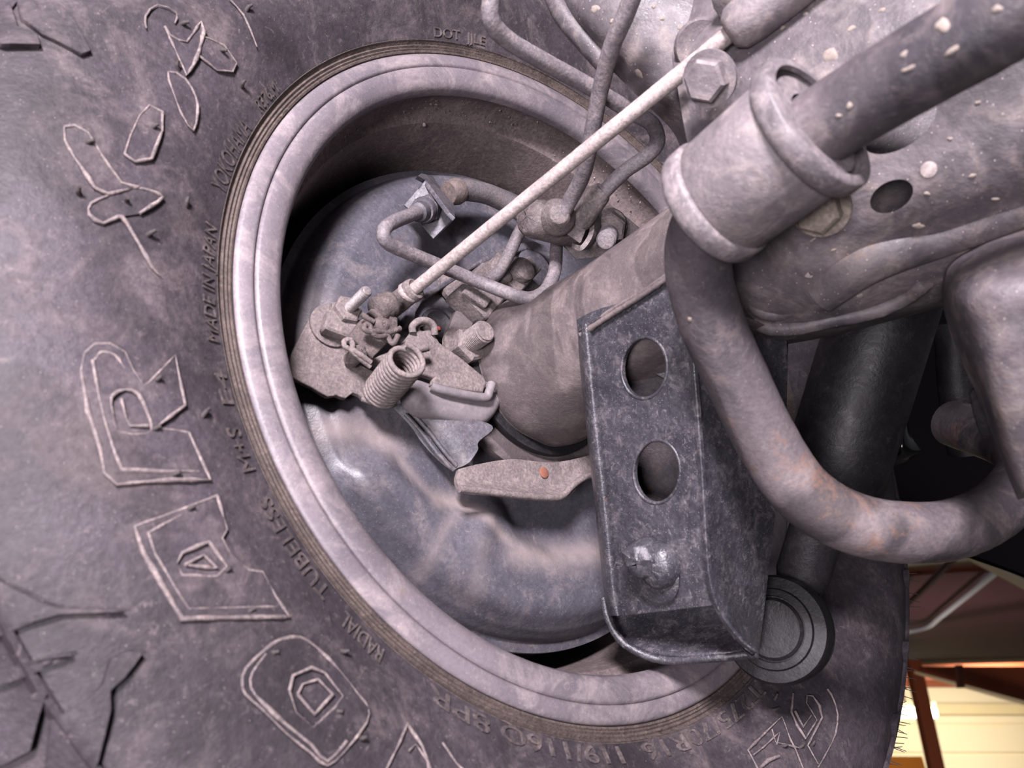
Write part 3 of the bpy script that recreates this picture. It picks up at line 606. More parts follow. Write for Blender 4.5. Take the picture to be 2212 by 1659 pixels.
# flat wheel-cylinder slot strip and inspection bulge
ZD2 = zoom(800, 350, 4.424)
plate('reinforcement_strip', zp(ZD2, [(330, 1490), (400, 1350), (520, 1250), (940, 1010), (1080, 910), (1300, 800), (1560, 750), (1700, 800), (1760, 880), (1740, 930), (1640, 870), (1500, 830), (1300, 890), (1060, 975), (930, 1050), (500, 1330), (440, 1430), (420, 1560), (330, 1570)]), WPL(-.047), .008, M_plate, bp, bevel=.0015)
c = wp(*ZD2(800, 1200), -.052); lathe('oval_plug', c, N3, [(.013, 0), (.0125, .003), (.009, .004), (.0001, .0042)], M_junc, bp, 24)

# ------------------------------------------------------------------ axle: hub flange, tube
ax = thing('axle_housing', 'brown dusty axle housing running from the brake to the upper right', 'axle', wl(0, 0, .05))
lathe('hub_flange', wl(0, 0, 0), N3, [(.02, -.054), (.069, -.054), (.0705, -.052), (.0705, -.046), (.068, -.0445), (.02, -.044)], M_axle, ax, 80)
lathe('seal_ring', wl(0, 0, 0), N3, [(.02, -.045), (.0565, -.045), (.0575, -.043), (.0575, -.0385), (.0555, -.0375), (.02, -.0375)], M_shock, ax, 80)
axp = crom(np.array([(.02, -.037), (.049, -.037), (.0525, -.035), (.0530, -.028), (.0510, -.017), (.0475, -.003), (.0440, .014), (.0420, .04), (.0415, .07), (.0415, .125), (.04, .128)]), 4)
V, Fc = lathe_vf(wl(0, 0, 0), N3, axp, 72)
V = np.array(V); V += .0009*np.sin(V@np.array([210., 90, 130]))[:, None]*N3
mk('axle_tube', V, Fc, M_axle, ax, 60)
ZE = zoom(1060, 640, 3.77)
# pressed flange plate with a bent lower lip
ZF = zoom(600, 800, 2.765)
fl = thing('oil_deflector', 'dusty bent steel deflector plate below the axle tube', 'deflector', wp(1130, 1040, -.04))
G = patch_grid([[wp(*ZF(1080, 590), -.036), wp(*ZF(1068, 660), -.036), wp(*ZF(1095, 715), -.034)],
    [wp(*ZF(1200, 560), -.034), wp(*ZF(1230, 660), -.034), wp(*ZF(1250, 716), -.028)],
    [wp(*ZF(1400, 530), -.034), wp(*ZF(1430, 670), -.034), wp(*ZF(1440, 738), -.026)],
    [wp(*ZF(1600, 550), -.034), wp(*ZF(1630, 690), -.034), wp(*ZF(1640, 752), -.026)],
    [wp(*ZF(1720, 540), -.034), wp(*ZF(1715, 660), -.034), wp(*ZF(1730, 730), -.026)],
    [wp(*ZF(1850, 510), -.034), wp(*ZF(1800, 600), -.034), wp(*ZF(1800, 655), -.028)],
    [wp(*ZF(1930, 490), -.034), wp(*ZF(1900, 570), -.034), wp(*ZF(1900, 615), -.03)]], 6)
V, Fc = solid(G, .0035); mk('deflector_sheet', V, Fc, M_mech, fl, 50)
pts = [wp(*ZF(*p), -.0265) for p in ((1085, 708), (1250, 724), (1440, 746), (1640, 760), (1705, 745), (1760, 690), (1830, 640), (1900, 615))]
tube('bent_lip', pts, .0022, M_mech, fl, 6, 10)
c = wp(*ZF(1590, 610), -.0335); lathe('rust_spot', c, N3, [(.0036, 0), (.0032, .0003), (.0001, .0004)], plain('rust_orange', (122, 80, 66), .9, .1, 0, .4, 300), fl, 14)
# ribbed guide sheet between boot and deflector
G = patch_grid([[wp(*ZF(690, 225), -.05), wp(*ZF(760, 190), -.046), wp(*ZF(870, 215), -.04), wp(*ZF(1010, 250), -.034)],
    [wp(*ZF(790, 330), -.048), wp(*ZF(840, 300), -.044), wp(*ZF(960, 300), -.036), wp(*ZF(1280, 330), -.028)],
    [wp(*ZF(860, 430), -.046), wp(*ZF(920, 400), -.042), wp(*ZF(1040, 400), -.034), wp(*ZF(1200, 425), -.029)],
    [wp(*ZF(960, 540), -.044), wp(*ZF(1010, 500), -.040), wp(*ZF(1090, 490), -.034), wp(*ZF(1195, 475), -.030)],
    [wp(*ZF(1045, 605), -.042), wp(*ZF(1070, 585), -.039), wp(*ZF(1110, 570), -.035), wp(*ZF(1150, 545), -.032)]], 6)
V, Fc = solid(G, .004); mk('guide_sheet', V, Fc, M_plate, fl, 50)
for o_ in ((760, 260), (800, 250)):
    pts = [wp(*ZF(o_[0]+dx, o_[1]+dy), s) for dx, dy, s in ((0, 0, -.0445), (90, 100, -.0415), (190, 230, -.0395), (270, 320, -.0385))]
    tube('pressed_rib', pts, .0013, M_plate, fl, 5, 8)

# ------------------------------------------------------------------ parking brake linkage
lk = thing('parking_brake_lever', 'dust-caked parking brake lever and bracket on the backing plate', 'brake lever', wp(760, 740, -.05))
plate('mounting_plate', [(668, 690), (690, 679), (715, 690), (740, 735), (775, 785), (805, 800), (835, 838), (821, 871), (790, 864), (781, 856), (763, 848), (747, 860), (727, 853), (708, 856), (675, 836), (628, 811), (624, 781), (640, 745)], WPL(-.040), .004, M_mech, lk, bevel=.0008, smooth=2)
c = wp(*ZC(500, 650), -.041); lathe('washer', c, N3, [(.0001, 0), (.0125, 0), (.013, .001), (.013, .0026), (.0105, .0034), (.0001, .0036)], M_mech, lk, 32)
V, Fc = boxvf(wp(*ZC(610, 650), -.033), unit(wp(*ZC(760, 690), -.033)-wp(*ZC(520, 600), -.033)), unit(wp(*ZC(640, 560), -.033)-wp(*ZC(590, 740), -.033)), N3, .022, .014, .009); V = np.array(V)
bevel_obj(mk('cast_boss', V, Fc, M_mech, lk, 30), .003, 3)
nb = wp(*ZC(650, 500), -.030); sax = unit(wp(*ZC(862, 310), -.006)-wp(*ZC(672, 495), -.028))
hexa('lock_nut', nb, sax, .0085, .0045, M_mech, lk, .2); hexa('lock_nut', nb-sax*.005, sax, .0088, .004, M_mech, lk, .6)
stud('adjusting_stud', nb-sax*.004, sax, .0033, .0285, M_zinc, lk, .00115)
plate('clevis_plate', zp(ZC, [(790, 590), (690, 730), (760, 800), (840, 830), (850, 890), (915, 935), (1060, 790), (1150, 690), (1150, 560), (1010, 470), (900, 470)]), WPL(-.024), .0055, M_mech2, lk, bevel=.0012)
kd = unit(wp(*ZC(1300, 290), -.020)-wp(*ZC(1010, 445), -.024))
lathe('clevis_fork', wp(*ZC(925, 505), -.028), kd, [(.0001, 0), (.0070, .0005), (.0084, .003), (.0074, .005), (.0086, .007), (.0076, .009), (.0082, .011), (.0066, .014), (.0001, .016)], M_mech2, lk, 24, True, 60)
def pin(zx, zy, s, r, L, nm='clevis_pin'):
    pr = [(r*1.0, -.004), (r, L*.75), (r*.85, L*.95), (r*.3, L), (.0001, L)]
    V, Fc = lathe_vf(wp(*ZC(zx, zy), s), N3, pr, 16); V = np.array(V)+.0002*rng.standard_normal((len(V), 3)); return mk(nm, V, Fc, M_mech2, lk, 60)
pin(940, 670, -.025, .0048, .0085); pin(730, 935, -.033, .0046, .009)
def wire(nm, pts, r, m, par): return tube(nm, [wp(*ZC(x, y), s) for x, y, s in pts], r, m, par, 6, 9, False, .05)
wire('cotter_pin', [(1170, 660, -.018), (1060, 700, -.018), (960, 690, -.016), (870, 690, -.016), (825, 665, -.016), (840, 625, -.016), (880, 640, -.016), (900, 700, -.016), (960, 740, -.017), (1040, 730, -.018), (1080, 790, -.018), (1110, 800, -.017), (1150, 730, -.017)], .0016, M_mech2, lk)
wire('cotter_pin', [(800, 520, -.018), (850, 560, -.018), (920, 600, -.018)], .0016, M_mech2, lk)
wire('cotter_pin', [(885, 1025, -.026), (800, 960, -.025), (700, 870, -.024), (640, 830, -.024), (640, 780, -.024), (690, 765, -.023), (715, 810, -.023), (720, 860, -.023), (800, 920, -.023), (890, 985, -.024)], .0015, M_mech, lk)
# lever plate
lv = thing('actuating_lever', 'dusty pointed actuating lever between spring and rubber boot', 'brake lever', wp(950, 780, -.035))
plate('lever_plate', zp(ZC, [(920, 935), (1170, 840), (1280, 700), (1330, 625), (1400, 600), (1460, 625), (1510, 720), (1550, 790), (1740, 925), (1975, 1115), (2005, 1180), (1965, 1275), (1700, 1240), (1480, 1190), (1500, 1130), (1360, 1085), (1330, 1000), (1020, 975)]), WPL(-.026), .006, M_mech, lv, [zp(ZC, ell(1405, 645, 38, 26, -35, 16))], bevel=.0022, res=3)
V_, F_ = sweep(crom(np.array([wp(*ZC(x, y), s) for x, y, s in ((1290, 700, -.025), (1290, 640, -.024), (1350, 590, -.022), (1430, 590, -.022), (1490, 640, -.023), (1500, 720, -.025))]), 6), .0022, 10); mk('lever_eye', V_, F_, M_mech, lv, 60)
wire('spring_hook', [(1275, 868, -.020), (1330, 872, -.018), (1380, 858, -.017), (1435, 845, -.017)], .0021, M_mech, lv)
# return spring
sp = thing('return_spring', 'dusty tightly coiled return spring, open top ring facing up', 'spring', wp(820, 855, -.04))
pA = wp(*ZC(985, 1275), -.036); pB = wp(*ZC(1222, 985), -.004); sax = unit(pB-pA); Ls = np.linalg.norm(pB-pA); u, v, _ = axes(sax)
turns = 11; pts = []
for k in range(turns*22+1):
    a = 2*PI*k/22; h = Ls*min(k/22, turns-.0)/turns; h = Ls*k/(22*turns); pts.append(pA+sax*h+.0092*(math.cos(a)*u+math.sin(a)*v))
for k in range(1, 18): a = 2*PI*k/22; pts.append(pB+.0092*(math.cos(a)*u+math.sin(a)*v)+sax*.0002*k)
V, Fc = sweep(pts, .00162, 9); mk('coil', V, Fc, M_mech, sp, 60)
tube('spring_leg', [pA-u*.002+v*.004, wp(*ZC(900, 1360), -.038), wp(*ZC(840, 1345), -.040), wp(*ZC(800, 1335), -.041)], .0016, M_mech, sp, 5, 9)
# rubber boot
bt = thing('rubber_boot', 'smooth grey rubber boot with a raised lip beside the axle tube', 'boot', wp(990, 860, -.045))
plate('boot_body', zp(ZC, [(1270, 1250), (1290, 1170), (1350, 1130), (1480, 1170), (1700, 1240), (1960, 1280), (2000, 1190), (2060, 1130), (2140, 1160), (2180, 1270), (2140, 1400), (2060, 1510), (1960, 1565), (1820, 1550), (1600, 1490), (1400, 1430), (1300, 1340)]), WPL(-.030), .016, M_boot, bt, bevel=.0062, smooth=3, res=4, sharp=60)
plate('boot_flap', zp(ZC, [(1600, 1500), (1640, 1580), (1740, 1622), (1830, 1590), (1850, 1520), (1740, 1480)]), WPL(-.036), .007, M_boot, bt, bevel=.003, smooth=3, res=3, sharp=60)
tube('boot_lip', [wp(*ZC(x, y), s) for x, y, s in ((1465, 1215, -.028), (1600, 1255, -.0265), (1800, 1300, -.0265), (1985, 1320, -.026), (2020, 1270, -.025), (2045, 1190, -.025))], .0028, M_boot, bt, 6, 12)
# big stud and nut
ns = thing('backing_plate_stud', 'dusty threaded stud with hex nut near the rubber boot', 'bolt', wp(1020, 745, -.05))
hexa('nut', wp(*ZC(1800, 850), -.040), N3, .0125, .0095, M_mech, ns, .5); lathe('washer', wp(*ZC(1760, 850), -.044), N3, [(.0001, 0), (.0150, 0), (.0150, .003), (.0001, .0032)], M_mech, ns, 30)
stud('threaded_end', wp(*ZC(1835, 790), -.032), unit(N3*1.0+.0*U3), .0074, .0175, M_mech, ns, .0014)

# ------------------------------------------------------------------ pale rod
pr_ = thing('parking_brake_rod', 'long pale straight rod running diagonally up to the right', 'rod', wp(*ZC(1330, 270), -.022))
rA = wp(*ZC(1300, 290), -.020); rB = cam(1590, 62, .36); rE = rB+(rB-rA)*.03
tube('rod', [rA+(rB-rA)*t for t in (0, .25, .5, .75, 1.0)], [.0038, .0039, .0039, .004, .0041], M_rod, pr_, 12, 16, False, .012)
cA = wp(*ZC(1020, 440), -.022); rd = unit(rB-rA)
V, Fc = lathe_vf(rA-rd*.030, rd, [(.0001, 0), (.0064, 0), (.0068, .010), (.0066, .026), (.0071, .0265), (.0073, .029), (.0067, .0315), (.0056, .032), (.0036, .030)], 22); mk('crimped_sleeve', V, Fc, M_mech, pr_, 50)
V, Fc = lathe_vf(rA-rd*.004, unit(rd+.25*U3-.2*R3), [(.0001, -.001), (.0072, -.001), (.0078, .001), (.0068, .003), (.0001, .0032)], 14); mk('dust_collar', V, Fc, M_rod, pr_, 50)
V, Fc = lathe_vf(rB-rd*.004, rd, [(.0001, 0), (.007, 0), (.0105, .004), (.0118, .012), (.0122, .026), (.012, .05), (.0001, .052)], 24); mk('end_knuckle', V, Fc, M_clamp, pr_, 50)
plate('clevis_tab', [(1585, 85), (1625, 75), (1645, 105), (1622, 130), (1600, 120)], plane_frame(cam(1600, 90, .365), cam(1640, 95, .36), cam(1610, 125, .37)), .006, M_clamp, pr_, bevel=.0015)
plate('clevis_tab', [(1528, -30), (1575, -40), (1580, 25), (1560, 50), (1540, 20)], plane_frame(cam(1540, 0, .37), cam(1580, 0, .365), cam(1560, 45, .375)), .006, M_clamp, pr_, bevel=.0015)

# ------------------------------------------------------------------ hose bracket and hose
hb = thing('hose_bracket', 'square angled hose bracket plate with a hex pipe fitting', 'bracket', wp(930, 480, -.05))
bf = plane_frame(wp(*ZD2(520, 180), -.028), wp(*ZD2(800, 520), -.022), wp(*ZD2(320, 410), -.040))
plate('bracket_plate', zp(ZD2, [(520, 175), (320, 410), (390, 470), (600, 735), (810, 525), (790, 490)]), bf, .003, M_plate, hb, bevel=.0005)
plate('bracket_flange', zp(ZD2, [(455, 130), (490, 105), (600, 135), (640, 200), (800, 400), (812, 530), (760, 480), (530, 170)]), plane_frame(wp(*ZD2(490, 110), -.034), wp(*ZD2(800, 400), -.030), wp(*ZD2(530, 175), -.027)), .003, M_plate, hb, bevel=.0006)
fa = unit(wp(*ZD2(370, 480), -.014)-wp(*ZD2(590, 400), -.030))
f0 = wp(*ZD2(560, 440), -.030)
hexa('fitting_nut', f0, fa, .0095, .008, M_plate, hb, .1)
lathe('fitting_collar', f0+fa*.0075, fa, [(.0001, 0), (.0082, 0), (.0086, .002), (.0078, .006), (.0001, .0062)], M_plate, hb, 24)
lathe('flare_nut', f0+fa*.013, fa, [(.0001, 0), (.0062, 0), (.0066, .002), (.0062, .008), (.0045, .0095), (.0001, .0096)], M_plate, hb, 20)
hs = thing('brake_hose', 'ribbed black rubber brake hose behind the pale rod', 'hose', wp(1000, 400, -.04))
hp = [wp(*ZD2(780, 290), -.030), wp(*ZD2(860, 272), -.030), wp(*ZD2(960, 275), -.030), wp(*ZD2(1130, 310), -.030), wp(*ZD2(1300, 390), -.030), wp(*ZD2(1450, 480), -.028), wp(*ZD2(1570, 570), -.024)]
Q = crom(np.array(hp), 26); V, Fc = sweep(Q, np.where(np.arange(len(Q)) % 2 == 0, .0073, .00715), 18); mk('hose', V, Fc, M_hose, hs, 70)
fd = unit(hp[1]-hp[0]); lathe('rusty_ferrule', hp[0]-fd*.004, fd, [(.0001, 0), (.0075, 0), (.0085, .003), (.0092, .008), (.0085, .011), (.0001, .0112)], mat('rusty_ferrule', (88, 79, 78), (106, 94, 90), (122, 102, 92), .5, 80, 500, .7, .3, .25), hs, 24)

# ------------------------------------------------------------------ brake pipes
def pipe(label, pts, r, grp=None):
    o = tube('brake_pipe', pts, r, M_pipe, None, 9, 14, False, .012); tagk(o, label, 'pipe', grp); return o
fe = f0+fa*.021
pipe('S-shaped brake pipe looping from the hose fitting under the pale rod', [fe-fa*.003, fe+fa*.006, wp(*ZD2(190, 590), -.012), wp(*ZD2(125, 680), -.012), wp(*ZD2(180, 780), -.014), wp(*ZD2(420, 890), -.018), wp(*ZD2(760, 1030), -.022), wp(*ZD2(1100, 1170), -.018), wp(*ZD2(1380, 1275), -.006), wp(*ZD2(1530, 1300), .002), wp(*ZD2(1660, 1240), .008), wp(*ZD2(1740, 1110), .010), wp(*ZD2(1770, 980), .008), wp(*ZD2(1780, 800), .002), wp(*ZD2(1800, 660), -.004)], .0043)
pipe('short brake pipe from the junction block down to the wheel cylinder', [wp(*ZD2(1560, 540), .006), wp(*ZD2(1500, 560), .004), wp(*ZD2(1420, 680), -.004), wp(*ZD2(1330, 870), -.012), wp(*ZD2(1240, 1030), -.022), wp(*ZD2(1170, 1110), -.030)], .0042)
ZG = zoom(1000, 0, 3.687)
pipe('upright brake pipe rising behind the pale rod to the top edge', [cam(1215, 462, .475), cam(1233, 430, .47), cam(1262, 370, .455), cam(1282, 270, .435), cam(1298, 190, .42), cam(1322, 100, .40), cam(1352, 30, .385), cam(1385, -60, .37)], .0046)
pipe('brake pipe hooking back behind the frame to the top edge', [cam(1262, 470, .49), cam(1300, 420, .48), cam(1350, 370, .47), cam(1398, 336, .462), cam(1420, 305, .457), cam(1408, 268, .452), cam(1370, 245, .447), cam(1270, 185, .43), cam(1170, 130, .41), cam(1095, 85, .395), cam(1062, 45, .385), cam(1062, -10, .38), cam(1070, -80, .375)], .0046)
# ------------------------------------------------------------------ junction block
jn = thing('brake_pipe_junction', 'dirty cylindrical brake pipe junction block on a bracket', 'junction block', cam(1220, 490, .50))
ZJ = zoom(1100, 370, 5.53)
def cj(x, y, d): return cam(*ZJ(x, y), d)
ja = cj(290, 560, .490); jb = cj(760, 690, .518); jd = unit(jb-ja)
V, Fc = lathe_vf(ja-jd*.006, jd, [(.0001, 0), (.009, .0005), (.0115, .003), (.0125, .012), (.0125, .034), (.011, .05), (.0001, .051)], 28); V = np.array(V)+.00025*rng.standard_normal((len(V), 3)); mk('block_body', V, Fc, M_junc, jn, 60)
nA = unit(cam(1262, 370, .455)-cam(1215, 462, .475))
jx = unit(cj(640, 470, .455)-cj(560, 560, .492))
V, Fc = lathe_vf(cj(560, 560, .490), jx, [(.0001, 0), (.0115, 0), (.0118, .004), (.0105, .010), (.0075, .0125), (.006, .019), (.0050, .0195), (.0001, .0196)], 24); mk('pipe_boss', V, Fc, M_junc, jn, 60)
V, Fc = lathe_vf(cam(1250, 478, .492), unit(cam(1300, 420, .48)-cam(1262, 470, .49)), [(.0001, 0), (.0076, 0), (.008, .004), (.0072, .022), (.0052, .026), (.0001, .0262)], 20); mk('pipe_nut', V, Fc, M_junc, jn, 60)
plate('retaining_clip', zp(ZJ, [(560, 660), (700, 560), (950, 560), (955, 600), (860, 850), (840, 860)]), plane_frame(cj(560, 660, .488), cj(950, 560, .488), cj(850, 850, .492)), .0022, M_junc, jn, bevel=.0005)
pts = [cj(1040, 440, .50), cj(1020, 600, .495), cj(1000, 760, .49), cj(920, 900, .488), cj(840, 950, .49), cj(740, 910, .50)]
Q = crom(np.array(pts), 8); G = np.stack([Q, Q+np.array(cj(1120, 440, .515)-cj(1040, 440, .50))*.9], 1); V, Fc = solid(G, .003); mk('curved_strap', V, Fc, M_junc, jn, 50)
plate('rear_bracket', zp(ZJ, [(1060, 440), (1250, 430), (1440, 580), (1560, 680), (1640, 660), (1620, 740), (1300, 930), (1150, 1010), (800, 1060), (560, 800), (900, 500)]), plane_frame(cj(1060, 440, .525), cj(1640, 660, .525), cj(1000, 1000, .532)), .003, M_junc, jn, bevel=.0006)
bo = cj(1210, 740, .515); ba = unit(cj(1150, 880, .484)-cj(1210, 700, .52))
hexa('bolt_head', cj(1210, 660, .520), ba, .011, .010, M_junc, jn, .2); lathe('bolt_flange', cj(1200, 640, .524), ba, [(.0001, 0), (.0115, 0), (.0115, .003), (.0001, .0032)], M_junc, jn, 24)
stud('bolt_end', cj(1185, 740, .512), ba, .0062, .0205, M_pipe, jn, .002)

# wheel cylinder connector below the S pipe
wc = thing('wheel_cylinder_fitting', 'boxy brake cylinder fitting with a ribbed bleed socket', 'fitting', wp(1060, 630, -.045))
V, Fc = boxvf(wp(*ZD2(1040, 1270), -.040), unit(wp(*ZD2(1130, 1390), -.04)-wp(*ZD2(960, 1230), -.04)), unit(wp(*ZD2(1190, 1120), -.04)-wp(*ZD2(1040, 1290), -.04)), N3, .028, .038, .018); bevel_obj(mk('cast_body', V, Fc, M_junc, wc, 30), .003, 3)
V, Fc = boxvf(wp(*ZD2(1010, 1290), -.029), unit(wp(*ZD2(1080, 1350), -.04)-wp(*ZD2(980, 1280), -.04)), unit(wp(*ZD2(1040, 1240), -.04)-wp(*ZD2(990, 1310), -.04)), N3, .019, .009, .004); bevel_obj(mk('cast_pad', V, Fc, M_junc, wc, 30), .0015, 3)
V, Fc = boxvf(wp(*ZD2(1420, 1110), -.036), unit(wp(*ZD2(1510, 1080), -.04)-wp(*ZD2(1440, 1010), -.04)), unit(wp(*ZD2(1500, 1060), -.04)-wp(*ZD2(1370, 1200), -.04)), N3, .014, .036, .014); bevel_obj(mk('socket_block', V, Fc, M_junc, wc, 30), .0025, 3)
sa = unit(wp(*ZD2(1330, 1010), -.018)-wp(*ZD2(1320, 1100), -.040)+.01*N3)
for k in range(4): lathe('socket_rib', wp(*ZD2(1320+16*k, 1075+8*k), -.036), N3, [(.0065, 0), (.0085, .0005), (.0085, .010+.001*k), (.0065, .011+.001*k)], M_junc, wc, 24)
lathe('bleed_nipple', wp(*ZD2(1235, 1130), -.036), N3, [(.0001, 0), (.0052, 0), (.0052, .008), (.003, .010), (.0001, .0102)], M_junc, wc, 18)
lathe('cylinder_boss', wp(*ZD2(1150, 1120), -.046), unit(N3+.4*U3), [(.0001, 0), (.011, 0), (.011, .006), (.007, .012), (.0055, .020), (.0001, .0202)], M_junc, wc, 24)
plate('backing_lug', zp(ZD2, [(1500, 1090), (1640, 1200), (1600, 1250), (1400, 1290), (1280, 1250), (1390, 1160)]), WPL(-.040), .01, M_junc, wc, bevel=.002)
plate('lower_strap', zp(ZD2, [(1080, 1440), (1150, 1460), (1250, 1280), (1330, 1270), (1250, 1400), (1140, 1500), (1070, 1480)]), WPL(-.036), .006, M_axle, wc, bevel=.002)
lathe('dust_cap_rim', wp(*ZD2(1560, 1020), -.050), N3, [(.0145, 0), (.0155, .0016), (.0135, .003), (.0001, .0034)], M_plate, wc, 40)

# ------------------------------------------------------------------ shock mount bracket with two holes
sb = thing('shock_mount_bracket', 'chipped black bracket with two oval holes and a bolt', 'bracket', cam(1430, 900, .42))
KB = .83
DL, DR = .525*KB, .470*KB
ff = plane_frame(cam(1290, 760, DL), cam(1490, 760, DR), cam(1330, 1250, DL))
face = [(1262, 712), (1452, 596), (1470, 640), (1490, 760), (1503, 900), (1515, 1040), (1522, 1180), (1530, 1260), (1542, 1308), (1350, 1331), (1322, 1260), (1300, 1100), (1285, 960), (1270, 820)]
plate('face_plate', face, ff, .003, M_brk, sb, [ell(1391, 795, 47, 64, 4), ell(1418, 1019, 48, 66, 2)], bevel=.0007)
for k, (cx, cy, a, b, t) in enumerate(((1391, 795, 47, 64, 4), (1418, 1019, 48, 66, 2))):
    P = [hit(ff, *p) for p in ell(cx, cy, a+2.5, b+2.5, t, 48)]; P3 = [ff[0]+ff[1]*p[0]+ff[2]*p[1]-ff[3]*.0004 for p in P]; V, Fc = sweep(np.array(P3+P3[:1]), .0010, 8, False); mk('hole_rim', V, Fc, M_brk, sb, 60)
def fz(px, py, off=0.0):                 # depth of the face plane at a pixel
    o, ex, ey, ez = ff; d = cam(px, py, 1)-CAM; return ((o-CAM)@ez)/(d@ez)+off
lf = []
for y, xa in ((700, 1243), (760, 1248), (820, 1254), (960, 1268), (1100, 1284), (1220, 1296), (1290, 1304), (1330, 1312)):
    f1 = fz(xa+34, y)
    lf.append([(xa+38, y, f1-.0005), (xa+26, y, f1-.0035), (xa+14, y, f1-.0015), (xa+4, y, f1+.007), (xa+2, y, f1+.018), (xa+7, y, f1+.034)])
patch('left_flange', lf, M_brk, sb, .003, 5)
rf = []
for y, xa, xb in ((590, 1448, 1640), (700, 1480, 1690), (800, 1493, 1702), (950, 1506, 1690), (1100, 1517, 1676), (1220, 1524, 1662), (1290, 1538, 1654), (1340, 1560, 1648), (1380, 1590, 1643), (1412, 1622, 1638)):
    f0_ = .468*KB; L = xb-xa
    rf.append([(xa-4, y, f0_+.0015), (xa+10, y, f0_-.001), (xa+min(26, L*.3), y, f0_+.003), (xa+L*.5, y, f0_+.018), (xb, y, f0_+.040)])
patch('right_flange', rf, M_brk, sb, .003, 5)
patch('edge_bead', [[(xa-6, y, .466*KB), (xa+2, y, .463*KB), (xa+10, y, .464*KB)] for y, xa in ((600, 1456), (700, 1486), (800, 1497), (950, 1509), (1100, 1519), (1220, 1527), (1290, 1540), (1340, 1564), (1385, 1600), (1408, 1628))], M_brk, sb, .003, 5)
# foot: deeper curved panel and lower lip
patch('foot_panel', [[(1306, 1270, .575), (1420, 1266, .562), (1545, 1260, .548), (1600, 1300, .538)], [(1316, 1340, .562), (1425, 1340, .548), (1545, 1340, .532), (1605, 1360, .520)], [(1348, 1388, .545), (1440, 1390, .530), (1545, 1385, .515), (1615, 1385, .506)], [(1400, 1412, .532), (1470, 1414, .516), (1550, 1408, .504), (1625, 1402, .498)], [(1440, 1426, .530), (1490, 1426, .515), (1560, 1420, .504), (1632, 1414, .498)]], M_brk, sb, .003, 6, k=KB)
tube('foot_lip', [cam(1304, 1290, .548*KB), cam(1314, 1335, .545*KB), cam(1340, 1382, .538*KB), cam(1385, 1411, .531*KB), cam(1435, 1425, .526*KB), cam(1520, 1422, .509*KB), cam(1590, 1416, .501*KB), cam(1636, 1412, .495*KB)], .0024, M_brk, sb, 8, 10, False, .06)
# top cap over the axle
patch('top_cap', [[(1234, 632, .50), (1328, 556, .478), (1418, 494, .452), (1500, 438, .425)], [(1243, 680, .452), (1345, 600, .430), (1435, 540, .408), (1510, 480, .392)], [(1250, 716, .438), (1360, 645, .416), (1450, 585, .395), (1530, 525, .38)]], M_brk, sb, .003, 7)
for off in (0, 1):
    tube('weld_bead', [cam(1255+12*off, 722-10*off, fz(1258, 720)-.003), cam(1320, 680-10*off, fz(1320, 680)-.003), cam(1390, 636-8*off, fz(1390, 636)-.003), cam(1452, 594-8*off, fz(1452, 596)-.003)], .0016-.0004*off, M_axle, sb, 8, 8, False, .12)
# things seen through the holes: inner web and tube
patch('inner_web', [[(1330, 690, .545), (1400, 705, .540), (1480, 725, .535)], [(1330, 745, .54), (1395, 795, .535), (1460, 830, .53)]], M_brk, sb, .003, 4, k=.83)
patch('inner_back', [[(1310, 720, .575), (1400, 720, .568), (1500, 720, .56)], [(1320, 860, .575), (1410, 860, .568), (1510, 860, .56)], [(1330, 960, .59), (1420, 960, .58), (1520, 960, .57)], [(1340, 1100, .585), (1430, 1100, .575), (1530, 1100, .565)]], mat('rusty_inner_web', (52, 47, 52), (70, 62, 64), (86, 74, 70), .4, 40, 420, .7, .6, .45, .4, rustcol=(96, 60, 46)), sb, .004, 4, k=.79)
# bolt on the bracket
bc = cam(1418, 1215, fz(1418, 1215)-.001); ba = ff[3]
lathe('weld_washer', bc-ff[2]*.006, ba, [(.0001, .0005), (.0150, .0005), (.0156, .0016), (.0140, .0032), (.0001, .0045)], M_brk, sb, 30)
V, Fc = lathe_vf(bc+ff[1]*.004, ba, [(.0001, .001), (.0125, .001), (.012, .006), (.0085, .010), (.0001, .011)], 20); V = np.array(V)+.0004*rng.standard_normal((len(V), 3)); mk('bolt_collar', V, Fc, M_brk, sb, 60)
V, Fc = lathe_vf(cam(1403, 1199, fz(1403, 1199)-.001), unit(ba+.25*ff[1]), [(.0001, .001), (.0098, .001), (.0098, .011), (.008, .014), (.004, .0155), (.0001, .0152)], 18); V = np.array(V)+.0006*rng.standard_normal((len(V), 3)); mk('bolt_head', V, Fc, M_brk, sb, 60)

# ------------------------------------------------------------------ stabilizer bar
sbp = [(2420, -150, .222), (2212, 10, .240), (2000, 135, .262), (1850, 225, .280), (1700, 325, .300), (1590, 410, .318), (1520, 495, .334), (1508, 580, .345), (1535, 690, .354), (1590, 815, .362), (1655, 950, .368), (1730, 1060, .370), (1830, 1125, .370), (1950, 1150, .372), (2070, 1140, .385), (2170, 1085, .410), (2215, 1010, .45), (2170, 960, .50), (2105, 930, .54), (2060, 915, .565)]
stb = tube('stabilizer_bar', [cam(*p) for p in sbp], [.0145]*18+[.0165, .0165], M_bar, None, 9, 28, False, .004)
tagk(stb, 'thick worn stabilizer bar curving in a wide U below the clamp', 'stabilizer bar')
